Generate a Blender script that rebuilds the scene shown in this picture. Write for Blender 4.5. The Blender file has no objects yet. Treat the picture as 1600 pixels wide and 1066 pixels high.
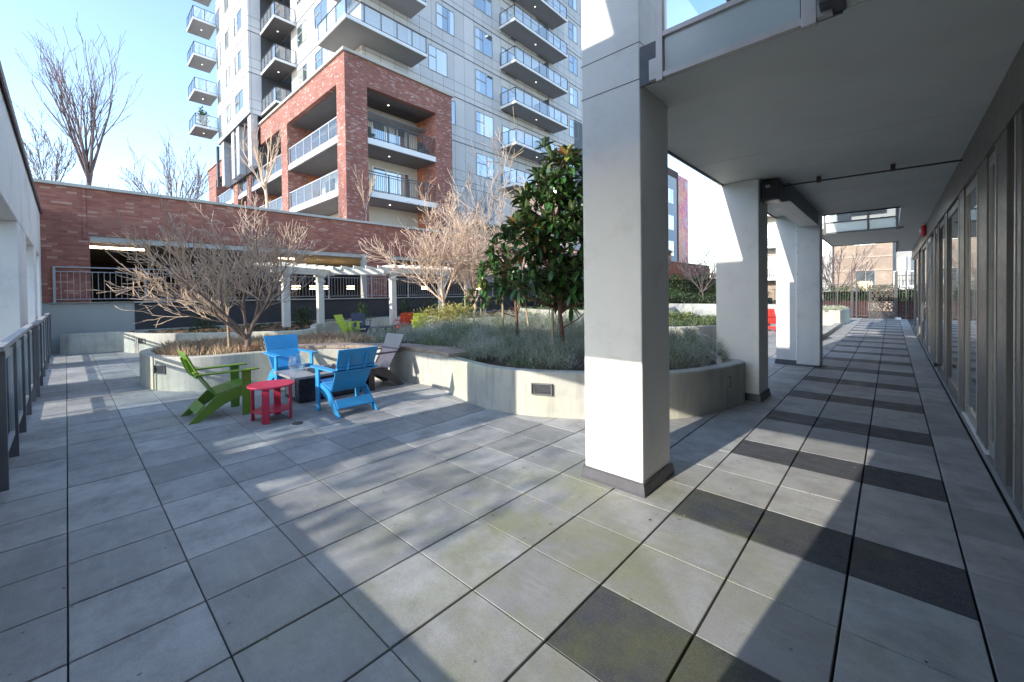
import bpy, math, random
from mathutils import Vector, Matrix
R=random.Random(7)
S=0.61
scene=bpy.context.scene
COL=scene.collection
# ------------------------------------------------------------------ materials
MATS={}
def nodes_of(m):
    m.use_nodes=True; nt=m.node_tree; nt.nodes.clear()
    out=nt.nodes.new('ShaderNodeOutputMaterial'); b=nt.nodes.new('ShaderNodeBsdfPrincipled')
    nt.links.new(b.outputs[0],out.inputs[0]); return nt,b,out
def N(nt,t,**kw):
    n=nt.nodes.new(t)
    for k,v in kw.items(): setattr(n,k,v)
    return n
def noise(nt,scale,detail=5,vec=None,rough=.6):
    n=N(nt,'ShaderNodeTexNoise'); n.inputs['Scale'].default_value=scale; n.inputs['Detail'].default_value=detail; n.inputs['Roughness'].default_value=rough
    if vec is not None: nt.links.new(vec,n.inputs['Vector'])
    return n.outputs['Fac']
def geo(nt):
    return N(nt,'ShaderNodeNewGeometry')
def rng(nt,val,a,b,c,d):
    m=N(nt,'ShaderNodeMapRange'); m.inputs[1].default_value=a; m.inputs[2].default_value=b; m.inputs[3].default_value=c; m.inputs[4].default_value=d
    nt.links.new(val,m.inputs[0]); return m.outputs[0]
def mixc(nt,fac,a,b,mode='MIX'):
    m=N(nt,'ShaderNodeMix',data_type='RGBA',blend_type=mode)
    for s,v in ((m.inputs[0],fac),(m.inputs[6],a),(m.inputs[7],b)):
        if isinstance(v,(int,float)): s.default_value=v
        elif isinstance(v,tuple): s.default_value=(*v[:3],1)
        else: nt.links.new(v,s)
    return m.outputs[2]
def mth(nt,op,a,b=None):
    m=N(nt,'ShaderNodeMath',operation=op)
    for s,v in zip(m.inputs,(a,b)):
        if v is None: continue
        if isinstance(v,(int,float)): s.default_value=v
        else: nt.links.new(v,s)
    return m.outputs[0]
def bump(nt,b,h,st=.3,dist=.01):
    bp=N(nt,'ShaderNodeBump'); bp.inputs['Strength'].default_value=st; bp.inputs['Distance'].default_value=dist
    nt.links.new(h,bp.inputs['Height']); nt.links.new(bp.outputs[0],b.inputs['Normal'])
def mat(name,col,rough=.7,var=.18,scale=3.0,metal=0,bst=.15,fine=60,spec=.5,dirt=None,dirtscale=1.2):
    """general painted / mineral surface: large soft tone change, fine grain, optional stains"""
    if name in MATS: return MATS[name]
    m=bpy.data.materials.new(name); nt,b,o=nodes_of(m); g=geo(nt).outputs['Position']
    lo=tuple(c*(1-var) for c in col); hi=tuple(min(1,c*(1+var)) for c in col)
    c=mixc(nt,rng(nt,noise(nt,scale,5,g),.3,.7,0,1),lo,hi)
    if fine:
        c=mixc(nt,.25,c,mixc(nt,rng(nt,noise(nt,fine,3,g),.3,.7,0,1),lo,hi))
    if dirt:
        c=mixc(nt,rng(nt,noise(nt,dirtscale,6,g,.7),.52,.75,0,.8),c,dirt)
    nt.links.new(c,b.inputs['Base Color'])
    nt.links.new(rng(nt,noise(nt,scale*4,3,g),.2,.8,max(0,rough-.12),min(1,rough+.1)),b.inputs['Roughness'])
    b.inputs['Metallic'].default_value=metal; b.inputs['Specular IOR Level'].default_value=spec
    if bst: bump(nt,b,noise(nt,fine or 40,4,g),bst)
    MATS[name]=m; return m
def m_brick(name,c1,c2,c3,mortar,bw=.21,bh=.075,bias=0.0):
    m=bpy.data.materials.new(name); nt,b,o=nodes_of(m); g=geo(nt)
    sp=N(nt,'ShaderNodeSeparateXYZ'); nt.links.new(g.outputs['Position'],sp.inputs[0])
    sn=N(nt,'ShaderNodeSeparateXYZ'); nt.links.new(g.outputs['True Normal'],sn.inputs[0])
    ax=mth(nt,'ROUND',mth(nt,'ABSOLUTE',sn.outputs[0])); ay=mth(nt,'SUBTRACT',1.0,ax)
    u=mth(nt,'ADD',mth(nt,'MULTIPLY',sp.outputs[1],ax),mth(nt,'MULTIPLY',sp.outputs[0],ay))
    cb=N(nt,'ShaderNodeCombineXYZ'); nt.links.new(u,cb.inputs[0]); nt.links.new(sp.outputs[2],cb.inputs[1])
    t=N(nt,'ShaderNodeTexBrick'); nt.links.new(cb.outputs[0],t.inputs['Vector'])
    t.inputs['Scale'].default_value=1; t.inputs['Brick Width'].default_value=bw; t.inputs['Row Height'].default_value=bh
    t.inputs['Mortar Size'].default_value=.006; t.inputs['Mortar Smooth'].default_value=.3; t.inputs['Bias'].default_value=bias
    t.inputs['Color1'].default_value=(*c1,1); t.inputs['Color2'].default_value=(*c2,1); t.inputs['Mortar'].default_value=(*mortar,1)
    # scattered pale bricks
    t2=N(nt,'ShaderNodeTexBrick'); nt.links.new(cb.outputs[0],t2.inputs['Vector'])
    t2.inputs['Scale'].default_value=1; t2.inputs['Brick Width'].default_value=bw; t2.inputs['Row Height'].default_value=bh; t2.inputs['Mortar Size'].default_value=.004
    t2.inputs['Color1'].default_value=(0,0,0,1); t2.inputs['Color2'].default_value=(1,1,1,1); t2.inputs['Mortar'].default_value=(0,0,0,1)
    lum=N(nt,'ShaderNodeRGBToBW'); nt.links.new(t2.outputs[0],lum.inputs[0])
    c=mixc(nt,rng(nt,lum.outputs[0],.86,.93,0,.75),t.outputs['Color'],c3)
    c=mixc(nt,rng(nt,noise(nt,.7,4,g.outputs['Position']),.35,.7,.0,.45),c,tuple(x*.55 for x in c1))
    nt.links.new(c,b.inputs['Base Color']); b.inputs['Roughness'].default_value=.88
    bump(nt,b,t.outputs['Fac'],-.4,.01)
    MATS[name]=m; return m
def m_glass(name,tint,alpha,rough=.03,refl=.9):
    """sheet glass: see-through with a fresnel reflection"""
    m=bpy.data.materials.new(name); m.use_nodes=True; nt=m.node_tree; nt.nodes.clear()
    o=N(nt,'ShaderNodeOutputMaterial'); tr=N(nt,'ShaderNodeBsdfTransparent'); gl=N(nt,'ShaderNodeBsdfGlossy'); df=N(nt,'ShaderNodeBsdfDiffuse')
    tr.inputs[0].default_value=(*tint,1); gl.inputs['Roughness'].default_value=rough; df.inputs[0].default_value=(*tint,1)
    lw=N(nt,'ShaderNodeLayerWeight'); lw.inputs[0].default_value=.5; p4=mth(nt,'POWER',lw.outputs['Facing'],3.0); fz=mth(nt,'ADD',mth(nt,'MULTIPLY',p4,.5),.07)
    m1=N(nt,'ShaderNodeMixShader'); m1.inputs[0].default_value=alpha; nt.links.new(tr.outputs[0],m1.inputs[1]); nt.links.new(df.outputs[0],m1.inputs[2])
    m2=N(nt,'ShaderNodeMixShader'); nt.links.new(mth(nt,'MINIMUM',mth(nt,'MULTIPLY',fz,refl*1.6),1.0),m2.inputs[0]); nt.links.new(m1.outputs[0],m2.inputs[1]); nt.links.new(gl.outputs[0],m2.inputs[2])
    nt.links.new(m2.outputs[0],o.inputs[0]); MATS[name]=m; m['sheet']=1; return m
def m_window(name,c,c2,rough=.04,metal=.0,refl=.5):
    """window pane seen from outside: dim room and curtains behind a reflective sheet"""
    m=bpy.data.materials.new(name); nt,b,o=nodes_of(m); g=geo(nt)
    oi=N(nt,'ShaderNodeObjectInfo')
    sp=N(nt,'ShaderNodeSeparateXYZ'); nt.links.new(g.outputs['Position'],sp.inputs[0])
    w=mth(nt,'ADD',mth(nt,'MULTIPLY',oi.outputs['Random'],9.0),mth(nt,'FLOOR',mth(nt,'MULTIPLY',mth(nt,'ADD',sp.outputs[0],sp.outputs[1]),1.3)))
    wn=N(nt,'ShaderNodeTexWhiteNoise',noise_dimensions='1D'); nt.links.new(w,wn.inputs['W'])
    c_=mixc(nt,rng(nt,wn.outputs['Value'],.5,.7,0,1),c,c2)
    nt.links.new(c_,b.inputs['Base Color']); b.inputs['Roughness'].default_value=.5
    gl=N(nt,'ShaderNodeBsdfGlossy'); gl.inputs['Roughness'].default_value=rough; gl.inputs[0].default_value=(.92,.97,1,1)
    wv=N(nt,'ShaderNodeBump'); wv.inputs['Strength'].default_value=.05; wv.inputs['Distance'].default_value=.02
    nt.links.new(noise(nt,.9,2,g.outputs['Position']),wv.inputs['Height']); nt.links.new(wv.outputs[0],gl.inputs['Normal'])
    mx=N(nt,'ShaderNodeMixShader')
    if refl is None:
        fr=N(nt,'ShaderNodeFresnel'); fr.inputs[0].default_value=1.55; nt.links.new(mth(nt,'ADD',mth(nt,'MULTIPLY',fr.outputs[0],.9),.05),mx.inputs[0])
    else: mx.inputs[0].default_value=refl
    nt.links.new(b.outputs[0],mx.inputs[1]); nt.links.new(gl.outputs[0],mx.inputs[2]); nt.links.new(mx.outputs[0],o.inputs[0])
    MATS[name]=m; return m
def m_panel(name,col,F0,H,vstep,joint=(.12,.12,.13)):
    """cladding panels: storey and vertical joints"""
    m=bpy.data.materials.new(name); nt,b,o=nodes_of(m); g=geo(nt)
    sp=N(nt,'ShaderNodeSeparateXYZ'); nt.links.new(g.outputs['Position'],sp.inputs[0])
    sn=N(nt,'ShaderNodeSeparateXYZ'); nt.links.new(g.outputs['True Normal'],sn.inputs[0])
    ax=mth(nt,'ROUND',mth(nt,'ABSOLUTE',sn.outputs[0])); ay=mth(nt,'SUBTRACT',1.0,ax)
    u=mth(nt,'ADD',mth(nt,'MULTIPLY',sp.outputs[1],ax),mth(nt,'MULTIPLY',sp.outputs[0],ay))
    z=mth(nt,'FRACT',mth(nt,'DIVIDE',mth(nt,'SUBTRACT',sp.outputs[2],F0-20*H),H))
    def line(v,c,w): return mth(nt,'LESS_THAN',mth(nt,'ABSOLUTE',mth(nt,'SUBTRACT',v,c)),w)
    f=mth(nt,'MAXIMUM',line(z,.13,.006),line(z,.36,.005)); f=mth(nt,'MAXIMUM',f,line(z,.995,.008))
    cell=mth(nt,'FLOOR',mth(nt,'DIVIDE',mth(nt,'SUBTRACT',sp.outputs[2],F0-20*H),H))
    uu=mth(nt,'FRACT',mth(nt,'DIVIDE',u,vstep)); f=mth(nt,'MAXIMUM',f,line(uu,.5,.012/vstep))
    pid=mth(nt,'ADD',mth(nt,'FLOOR',mth(nt,'ADD',mth(nt,'DIVIDE',u,vstep),.5)),mth(nt,'MULTIPLY',cell,17.3))
    wn=N(nt,'ShaderNodeTexWhiteNoise',noise_dimensions='1D'); nt.links.new(pid,wn.inputs['W'])
    c=mixc(nt,wn.outputs['Value'],tuple(x*.9 for x in col),tuple(min(1,x*1.06) for x in col))
    c=mixc(nt,rng(nt,noise(nt,.5,4,g.outputs['Position']),.4,.75,0,.2),c,tuple(x*.7 for x in col))
    c=mixc(nt,f,c,joint); nt.links.new(c,b.inputs['Base Color']); b.inputs['Roughness'].default_value=.6
    MATS[name]=m; return m
def m_emit(name,col,st):
    m=bpy.data.materials.new(name); nt,b,o=nodes_of(m); b.inputs['Emission Color'].default_value=(*col,1); b.inputs['Emission Strength'].default_value=st
    b.inputs['Base Color'].default_value=(*col,1); MATS[name]=m; return m
def m_leaf(name,top,under,rough=.35,var=.3,trans=.15):
    m=bpy.data.materials.new(name); nt,b,o=nodes_of(m); g=geo(nt)
    n=noise(nt,6,3,g.outputs['Position'])
    c=mixc(nt,rng(nt,n,.35,.65,0,1),tuple(x*(1-var) for x in top),tuple(x*(1+var) for x in top))
    ri=N(nt,'ShaderNodeMix',data_type='RGBA'); 
    c=mixc(nt,rng(nt,g.outputs['Random Per Island'],0,1,0,.6),c,tuple(x*.55 for x in top))
    c=mixc(nt,g.outputs['Backfacing'],c,under)
    nt.links.new(c,b.inputs['Base Color']); b.inputs['Roughness'].default_value=rough
    if trans:
        t=N(nt,'ShaderNodeBsdfTranslucent'); nt.links.new(c,t.inputs[0]); mx=N(nt,'ShaderNodeMixShader'); mx.inputs[0].default_value=trans
        nt.links.new(b.outputs[0],mx.inputs[1]); nt.links.new(t.outputs[0],mx.inputs[2]); nt.links.new(mx.outputs[0],o.inputs[0])
    MATS[name]=m; return m
def m_concrete(name,col,green=.5):
    """board-formed garden concrete with drip streaks and moss"""
    m=bpy.data.materials.new(name); nt,b,o=nodes_of(m); g=geo(nt); p=g.outputs['Position']
    mp=N(nt,'ShaderNodeMapping'); mp.inputs['Scale'].default_value=(7,7,.7); nt.links.new(p,mp.inputs[0])
    c=mixc(nt,rng(nt,noise(nt,1.6,6,p,.65),.3,.7,0,1),tuple(x*.72 for x in col),tuple(x*1.12 for x in col))
    c=mixc(nt,rng(nt,noise(nt,1.2,6,mp.outputs[0],.6),.5,.72,0,.65),c,tuple(x*.5 for x in col))
    c=mixc(nt,rng(nt,noise(nt,.8,5,p,.7),.48,.66,0,green),c,(col[0]*.78,col[1]*.84,col[2]*.5))
    vo=N(nt,'ShaderNodeTexVoronoi'); vo.inputs['Scale'].default_value=26; nt.links.new(p,vo.inputs['Vector'])
    c=mixc(nt,rng(nt,vo.outputs['Distance'],.06,.1,.5,0),c,tuple(x*.45 for x in col))
    nt.links.new(c,b.inputs['Base Color']); b.inputs['Roughness'].default_value=.85
    bump(nt,b,noise(nt,30,5,p),.35,.01); MATS[name]=m; return m
def m_paver():
    m=bpy.data.materials.new('concrete_paver'); nt,b,o=nodes_of(m); g=geo(nt); p=g.outputs['Position']
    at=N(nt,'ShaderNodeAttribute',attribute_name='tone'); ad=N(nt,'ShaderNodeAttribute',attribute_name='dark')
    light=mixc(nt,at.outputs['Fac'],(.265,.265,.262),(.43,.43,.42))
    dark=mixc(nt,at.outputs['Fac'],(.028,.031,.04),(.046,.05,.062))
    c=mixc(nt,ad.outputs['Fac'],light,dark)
    c=mixc(nt,rng(nt,noise(nt,2.2,7,p,.7),.42,.66,0,.75),c,mixc(nt,ad.outputs['Fac'],(.2,.2,.195),(.03,.03,.033)))
    mp=N(nt,'ShaderNodeMapping'); mp.inputs['Scale'].default_value=(1.5,9,1); mp.inputs['Rotation'].default_value=(0,0,.6); nt.links.new(p,mp.inputs[0])
    c=mixc(nt,rng(nt,noise(nt,1.3,5,mp.outputs[0],.6),.52,.72,0,.3),c,mixc(nt,ad.outputs['Fac'],(.44,.44,.43),(.13,.13,.135)))
    # algae on the pavers that stay damp, by the column and planter
    vd=N(nt,'ShaderNodeVectorMath',operation='DISTANCE'); nt.links.new(p,vd.inputs[0]); vd.inputs[1].default_value=(-1.0,.15,0)
    ag=mth(nt,'MULTIPLY',rng(nt,vd.outputs['Value'],.8,2.6,1,0),rng(nt,noise(nt,1.5,6,p,.65),.42,.62,0,.8))
    c=mixc(nt,ag,c,mixc(nt,ad.outputs['Fac'],(.21,.22,.12),(.1,.11,.035)))
    sp=noise(nt,260,2,p); c=mixc(nt,rng(nt,sp,.6,.7,0,.5),c,(.55,.55,.53)); c=mixc(nt,rng(nt,sp,.4,.3,0,.5),c,(.05,.05,.05)); sq=noise(nt,60,3,p,.7); c=mixc(nt,rng(nt,sq,.56,.72,0,.35),c,(.12,.12,.115))
    vo=N(nt,'ShaderNodeTexVoronoi'); vo.inputs['Scale'].default_value=4.5; vo.inputs['Randomness'].default_value=1; nt.links.new(p,vo.inputs['Vector'])
    c=mixc(nt,rng(nt,vo.outputs['Distance'],.035,.06,.7,0),c,(.09,.09,.085)); c=mixc(nt,rng(nt,noise(nt,.9,6,p,.75),.5,.7,0,.45),c,mixc(nt,ad.outputs['Fac'],(.15,.15,.145),(.07,.072,.078)))
    nt.links.new(c,b.inputs['Base Color'])
    nt.links.new(rng(nt,noise(nt,5,5,p),.3,.7,.55,.85),b.inputs['Roughness'])
    bump(nt,b,noise(nt,170,4,p),.5,.005); MATS['paver']=m; return m

STUCCO=mat('white_stucco',(.72,.71,.68),.75,.05,1.0,bst=.12,fine=90,dirt=(.46,.45,.42),dirtscale=.8)
COLUMN=mat('cream_column_paint',(.82,.80,.745),.55,.03,1.2,bst=.08,fine=120,dirt=(.66,.64,.58),dirtscale=1.7)
GREYPAINT=mat('blue_grey_paint',(.2,.22,.235),.6,.08,2)
SOFFIT=mat('soffit_paint',(.62,.65,.63),.62,.08,1.5,bst=.08,fine=150)
FLASH=mat('dark_flashing',(.085,.085,.095),.45,.25,6,bst=.05)
BRONZE=mat('bronze_aluminium',(.17,.16,.148),.42,.1,3,metal=.15,bst=0)
BRONZEL=mat('light_aluminium_edge',(.42,.42,.4),.35,.1,3,metal=.5,bst=0)
STEEL=mat('galvanised_frame',(.52,.48,.45),.4,.12,5,metal=.3,bst=0)
GREYMETAL=mat('grey_railing_metal',(.33,.33,.34),.45,.1,4,bst=0)
DARKMETAL=mat('dark_railing_metal',(.045,.048,.055),.4,.15,4,bst=0)
WHITEMETAL=mat('white_trim',(.75,.75,.75),.5,.06,4,bst=0)
CONC=m_concrete('garden_concrete',(.5,.485,.43),.5)
CAPC=mat('pale_concrete_cap',(.44,.42,.38),.8,.1,2,dirt=(.32,.31,.28))
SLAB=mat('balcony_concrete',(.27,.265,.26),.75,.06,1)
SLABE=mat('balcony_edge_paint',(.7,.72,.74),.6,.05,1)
LOWG=mat('grey_stucco_wall',(.36,.37,.35),.85,.06,1.5,bst=.3,fine=50)
LOWD=mat('charcoal_stucco_wall',(.05,.047,.05),.85,.15,2,bst=.2,fine=50)
BRICKL=m_brick('mottled_brick',(.25,.09,.07),(.37,.16,.125),(.46,.37,.35),(.17,.14,.135))
BRICKW=m_brick('red_brick_wall',(.28,.09,.062),(.41,.165,.11),(.52,.31,.23),(.22,.15,.13),.26,.08)
BRICKO=m_brick('orange_brick',(.4,.13,.07),(.48,.19,.1),(.6,.35,.22),(.25,.15,.1))
BRICKB=m_brick('beige_brick',(.28,.21,.16),(.34,.27,.21),(.4,.32,.26),(.4,.33,.28))
BRICKD=m_brick('dark_red_brick',(.07,.03,.028),(.1,.042,.038),(.13,.07,.06),(.06,.045,.045))
PANEL=m_panel('tower_panels',(.52,.52,.53),17.4,3.43,1.05)
PANELW=m_panel('wing_panels',(.6,.61,.64),17.3,3.43,2.4)
DARKP=mat('charcoal_panel',(.06,.065,.075),.55,.1,2)
BEIGE=mat('beige_panel',(.55,.52,.46),.7,.05,1)
CURT=m_window('apartment_glass',(.04,.07,.08),(.6,.6,.55),.03,0,.45)
DGLASS=m_window('storefront_glass',(.015,.018,.02),(.03,.034,.036),.02,0,None)
SHEET=m_glass('clear_glass',(.78,.9,.95),.06,.02,1.0)
FROST=m_glass('frosted_glass',(.78,.86,.84),.6,.2,.5)
BGLASS=m_glass('balcony_glass',(.8,.88,.93),.18,.02,1.8)
PGLASS=m_glass('podium_guard_glass',(.6,.68,.76),.07,.03,.7)
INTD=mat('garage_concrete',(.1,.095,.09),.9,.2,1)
LAMPW=m_emit('warm_tube',(1,.72,.38),6.0)
LAMPD=m_emit('downlight_glow',(1,.93,.8),1.2)
SOIL=mat('soil',(.07,.05,.035),.95,.4,9,bst=.9,fine=30)
ASPH=mat('asphalt',(.06,.06,.062),.9,.2,1)
BARK=mat('grey_bark',(.2,.14,.11),.9,.3,12,bst=.6,fine=60)
BARKP=mat('pale_twig_bark',(.6,.44,.32),.8,.3,5,bst=0,fine=0)
BARKD=mat('dark_twig_bark',(.15,.115,.12),.85,.2,4,bst=0,fine=0)
BARKR=mat('magnolia_bark',(.16,.08,.06),.85,.3,12,bst=.5)
STAKE=mat('weathered_stake',(.38,.3,.2),.9,.2,10)
PERG=mat('grey_stained_timber',(.6,.585,.52),.8,.12,6,bst=.3)
STONE=mat('stone_bench_cap',(.32,.25,.2),.8,.35,3,bst=.6,fine=25,dirt=(.2,.13,.09),dirtscale=3)
PAVER=m_paver()
def paint(n,c,r=.42): return mat(n,c,r,.08,3,bst=.06,fine=160,dirt=tuple(x*.6+.06 for x in c),dirtscale=7)
BLUE=paint('blue_chair_plastic',(.035,.30,.62)); GREEN=paint('green_chair_plastic',(.145,.26,.03)); RED=paint('red_table_plastic',(.52,.025,.07)); BLACK=paint('black_chair_plastic',(.022,.018,.03))
REDC=paint('red_chair_plastic',(.55,.05,.04)); LIME=paint('lime_chair_plastic',(.38,.5,.02)); NAVY=paint('navy_chair_plastic',(.04,.05,.09))
LEAF=m_leaf('magnolia_leaf',(.055,.14,.035),(.085,.12,.045),.2,.35,.08)
LEAFY=m_leaf('magnolia_young_leaf',(.24,.27,.05),(.34,.18,.06),.3,.3,.15)
LAV=[m_leaf('lavender_a',(.4,.42,.32),(.36,.38,.3),.8,.2,.15),m_leaf('lavender_b',(.52,.53,.44),(.46,.47,.4),.8,.2,.15),m_leaf('lavender_c',(.2,.25,.12),(.18,.22,.11),.8,.2,.15)]
SHR=[m_leaf('dark_green_leaf',(.03,.07,.025),(.03,.06,.02),.5,.3,.1),m_leaf('mid_green_leaf',(.07,.14,.04),(.06,.11,.03),.5,.3,.15),m_leaf('fern_green_leaf',(.12,.2,.06),(.1,.16,.05),.5,.3,.2)]
YEL=[m_leaf('gold_leaf',(.5,.42,.14),(.4,.34,.1),.6,.2,.2),m_leaf('gold_green_leaf',(.32,.34,.1),(.28,.28,.08),.6,.2,.2)]
DRY=[m_leaf('dry_grass_a',(.62,.43,.28),(.45,.3,.2),.9,.15,.2),m_leaf('dry_grass_b',(.74,.6,.4),(.6,.5,.35),.9,.15,.2),m_leaf('dry_grass_c',(.42,.26,.17),(.4,.24,.15),.9,.15,.2)]
# ------------------------------------------------------------------ mesh builder
class MB:
    def __init__(s): s.v=[]; s.f=[]; s.m=[]
    def add(s,vs,fs,mi=0):
        o=len(s.v); s.v.extend(vs); s.f.extend([tuple(i+o for i in f) for f in fs]); s.m.extend([mi]*len(fs))
    def box(s,x0,x1,y0,y1,z0,z1,mi=0):
        if x0>x1:x0,x1=x1,x0
        if y0>y1:y0,y1=y1,y0
        s.add([(x0,y0,z0),(x1,y0,z0),(x1,y1,z0),(x0,y1,z0),(x0,y0,z1),(x1,y0,z1),(x1,y1,z1),(x0,y1,z1)],
              [(0,3,2,1),(4,5,6,7),(0,1,5,4),(1,2,6,5),(2,3,7,6),(3,0,4,7)],mi)
        return s
    def bar(s,a,b,w,h,mi=0,up=(0,0,1)):
        a=Vector(a); b=Vector(b); d=(b-a).normalized(); u=Vector(up); 
        if abs(d.dot(u))>.98: u=Vector((1,0,0))
        r=d.cross(u).normalized(); u=r.cross(d)
        vs=[]
        for p in (a,b):
            for i,j in ((-1,-1),(1,-1),(1,1),(-1,1)): vs.append(tuple(p+r*(w/2*i)+u*(h/2*j)))
        s.add(vs,[(0,1,2,3),(7,6,5,4),(0,4,5,1),(1,5,6,2),(2,6,7,3),(3,7,4,0)],mi); return s
    def prism(s,pts,z0,z1,mi=0):
        n=len(pts)
        s.add([(x,y,z0) for x,y in pts]+[(x,y,z1) for x,y in pts],[tuple(range(n-1,-1,-1)),tuple(range(n,2*n))]+[(i,(i+1)%n,n+(i+1)%n,n+i) for i in range(n)],mi); return s
    def sideprism(s,pts,y0,y1,mi=0):  # pts in (x,z)
        n=len(pts)
        s.add([(x,y0,z) for x,z in pts]+[(x,y1,z) for x,z in pts],[tuple(range(n)),tuple(range(2*n-1,n-1,-1))]+[((i+1)%n,i,n+i,n+(i+1)%n) for i in range(n)],mi); return s
    def tube(s,pts,rad,n=6,mi=0,cap=True):
        pts=[Vector(p) for p in pts]; o=len(s.v); k=len(pts)
        ref=Vector((.31,.77,.2)).normalized()
        for i,p in enumerate(pts):
            d=(pts[min(i+1,k-1)]-pts[max(i-1,0)]); d=d.normalized() if d.length>1e-9 else Vector((0,0,1))
            a=d.cross(ref); a=a.normalized() if a.length>1e-3 else Vector((1,0,0)); b=d.cross(a); r=rad[i] if hasattr(rad,'__len__') else rad
            for j in range(n):
                t=2*math.pi*j/n; s.v.append(tuple(p+a*(r*math.cos(t))+b*(r*math.sin(t))))
        for i in range(k-1):
            for j in range(n):
                j2=(j+1)%n; s.f.append((o+i*n+j,o+i*n+j2,o+(i+1)*n+j2,o+(i+1)*n+j)); s.m.append(mi)
        if cap:
            s.f.append(tuple(o+j for j in range(n-1,-1,-1))); s.m.append(mi); s.f.append(tuple(o+(k-1)*n+j for j in range(n))); s.m.append(mi)
        return s
    def build(s,name,mats,parent=None,base=(0,0,0),bevel=0,smooth=False):
        me=bpy.data.meshes.new(name); bx,by,bz=base
        me.from_pydata([(x-bx,y-by,z-bz) for x,y,z in s.v],[],s.f)
        if not isinstance(mats,(list,tuple)): mats=[mats]
        if mats[0].get('sheet') and len(s.v)%8==0 and not smooth:   # glass boxes become single sheets at their mid plane
            nv=[];nf=[]
            for k in range(0,len(s.v),8):
                vs=[Vector(q) for q in s.v[k:k+8]]; fs=[[i-k for i in f] for f in s.f if min(f)>=k and max(f)<k+8]
                best=max(fs,key=lambda f:(vs[f[1]]-vs[f[0]]).cross(vs[f[3]]-vs[f[0]]).length); oth=[i for i in range(8) if i not in best]; o_=len(nv)
                for i in best:
                    j=min(oth,key=lambda q:(vs[q]-vs[i]).length); c=(vs[i]+vs[j])/2; nv.append((c.x-bx,c.y-by,c.z-bz))
                nf.append((o_,o_+1,o_+2,o_+3))
            me.clear_geometry(); me.from_pydata(nv,[],nf)
        for m in mats: me.materials.append(m)
        if len(mats)>1: me.polygons.foreach_set('material_index',s.m)
        if smooth: me.polygons.foreach_set('use_smooth',[True]*len(me.polygons))
        me.update(); o=bpy.data.objects.new(name,me); COL.objects.link(o)
        if parent: o.parent=parent
        else: o.location=base
        if bevel:
            b=o.modifiers.new('bevel','BEVEL'); b.width=bevel; b.segments=2; b.limit_method='ANGLE'; b.angle_limit=.6; b.harden_normals=False
        return o
def tag(o,label=None,cat=None,group=None,kind=None):
    if label: o['label']=label
    if cat: o['category']=cat
    if group: o['group']=group
    if kind: o['kind']=kind
    return o
def thing(name,label,cat,base=(0,0,0),group=None,rz=0):
    o=bpy.data.objects.new(name,None); COL.objects.link(o); o.location=base; o.rotation_euler=(0,0,rz); o.empty_display_size=.2
    return tag(o,label,cat,group)
def copy_tree(o,parent=None):
    c=o.copy(); COL.objects.link(c)
    if parent: c.parent=parent
    for ch in [x for x in bpy.data.objects if x.parent==o]: copy_tree(ch,c)
    return c
def rbox(mb,cx,cy,w,d,z0,z1,mi=0): mb.box(cx-w/2,cx+w/2,cy-d/2,cy+d/2,z0,z1,mi)
def spline(pts,per=8,closed=True):
    out=[]; n=len(pts)
    for i in range(n if closed else n-1):
        p=[Vector((*pts[(i+k)%n if closed else max(0,min(n-1,i+k))],0)) for k in (-1,0,1,2)]
        for j in range(per):
            t=j/per
            q=.5*((2*p[1])+(-p[0]+p[2])*t+(2*p[0]-5*p[1]+4*p[2]-p[3])*t*t+(-p[0]+3*p[1]-3*p[2]+p[3])*t**3)
            out.append((q.x,q.y))
    if not closed: out.append(tuple(pts[-1]))
    return out
def area2(p): return sum(p[i][0]*p[(i+1)%len(p)][1]-p[(i+1)%len(p)][0]*p[i][1] for i in range(len(p)))
def offset(pts,d):
    """inward offset of a closed outline"""
    if area2(pts)<0: d=-d
    out=[]; n=len(pts)
    for i in range(n):
        a=Vector(pts[i-1]); b=Vector(pts[(i+1)%n]); t=(b-a).normalized(); nrm=Vector((-t.y,t.x)); q=Vector(pts[i])+nrm*d; out.append((q.x,q.y))
    return out
def inside(p,poly):
    x,y=p; c=False; n=len(poly); j=n-1
    for i in range(n):
        xi,yi=poly[i]; xj,yj=poly[j]
        if (yi>y)!=(yj>y) and x<(xj-xi)*(y-yi)/(yj-yi)+xi: c=not c
        j=i
    return c
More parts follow.
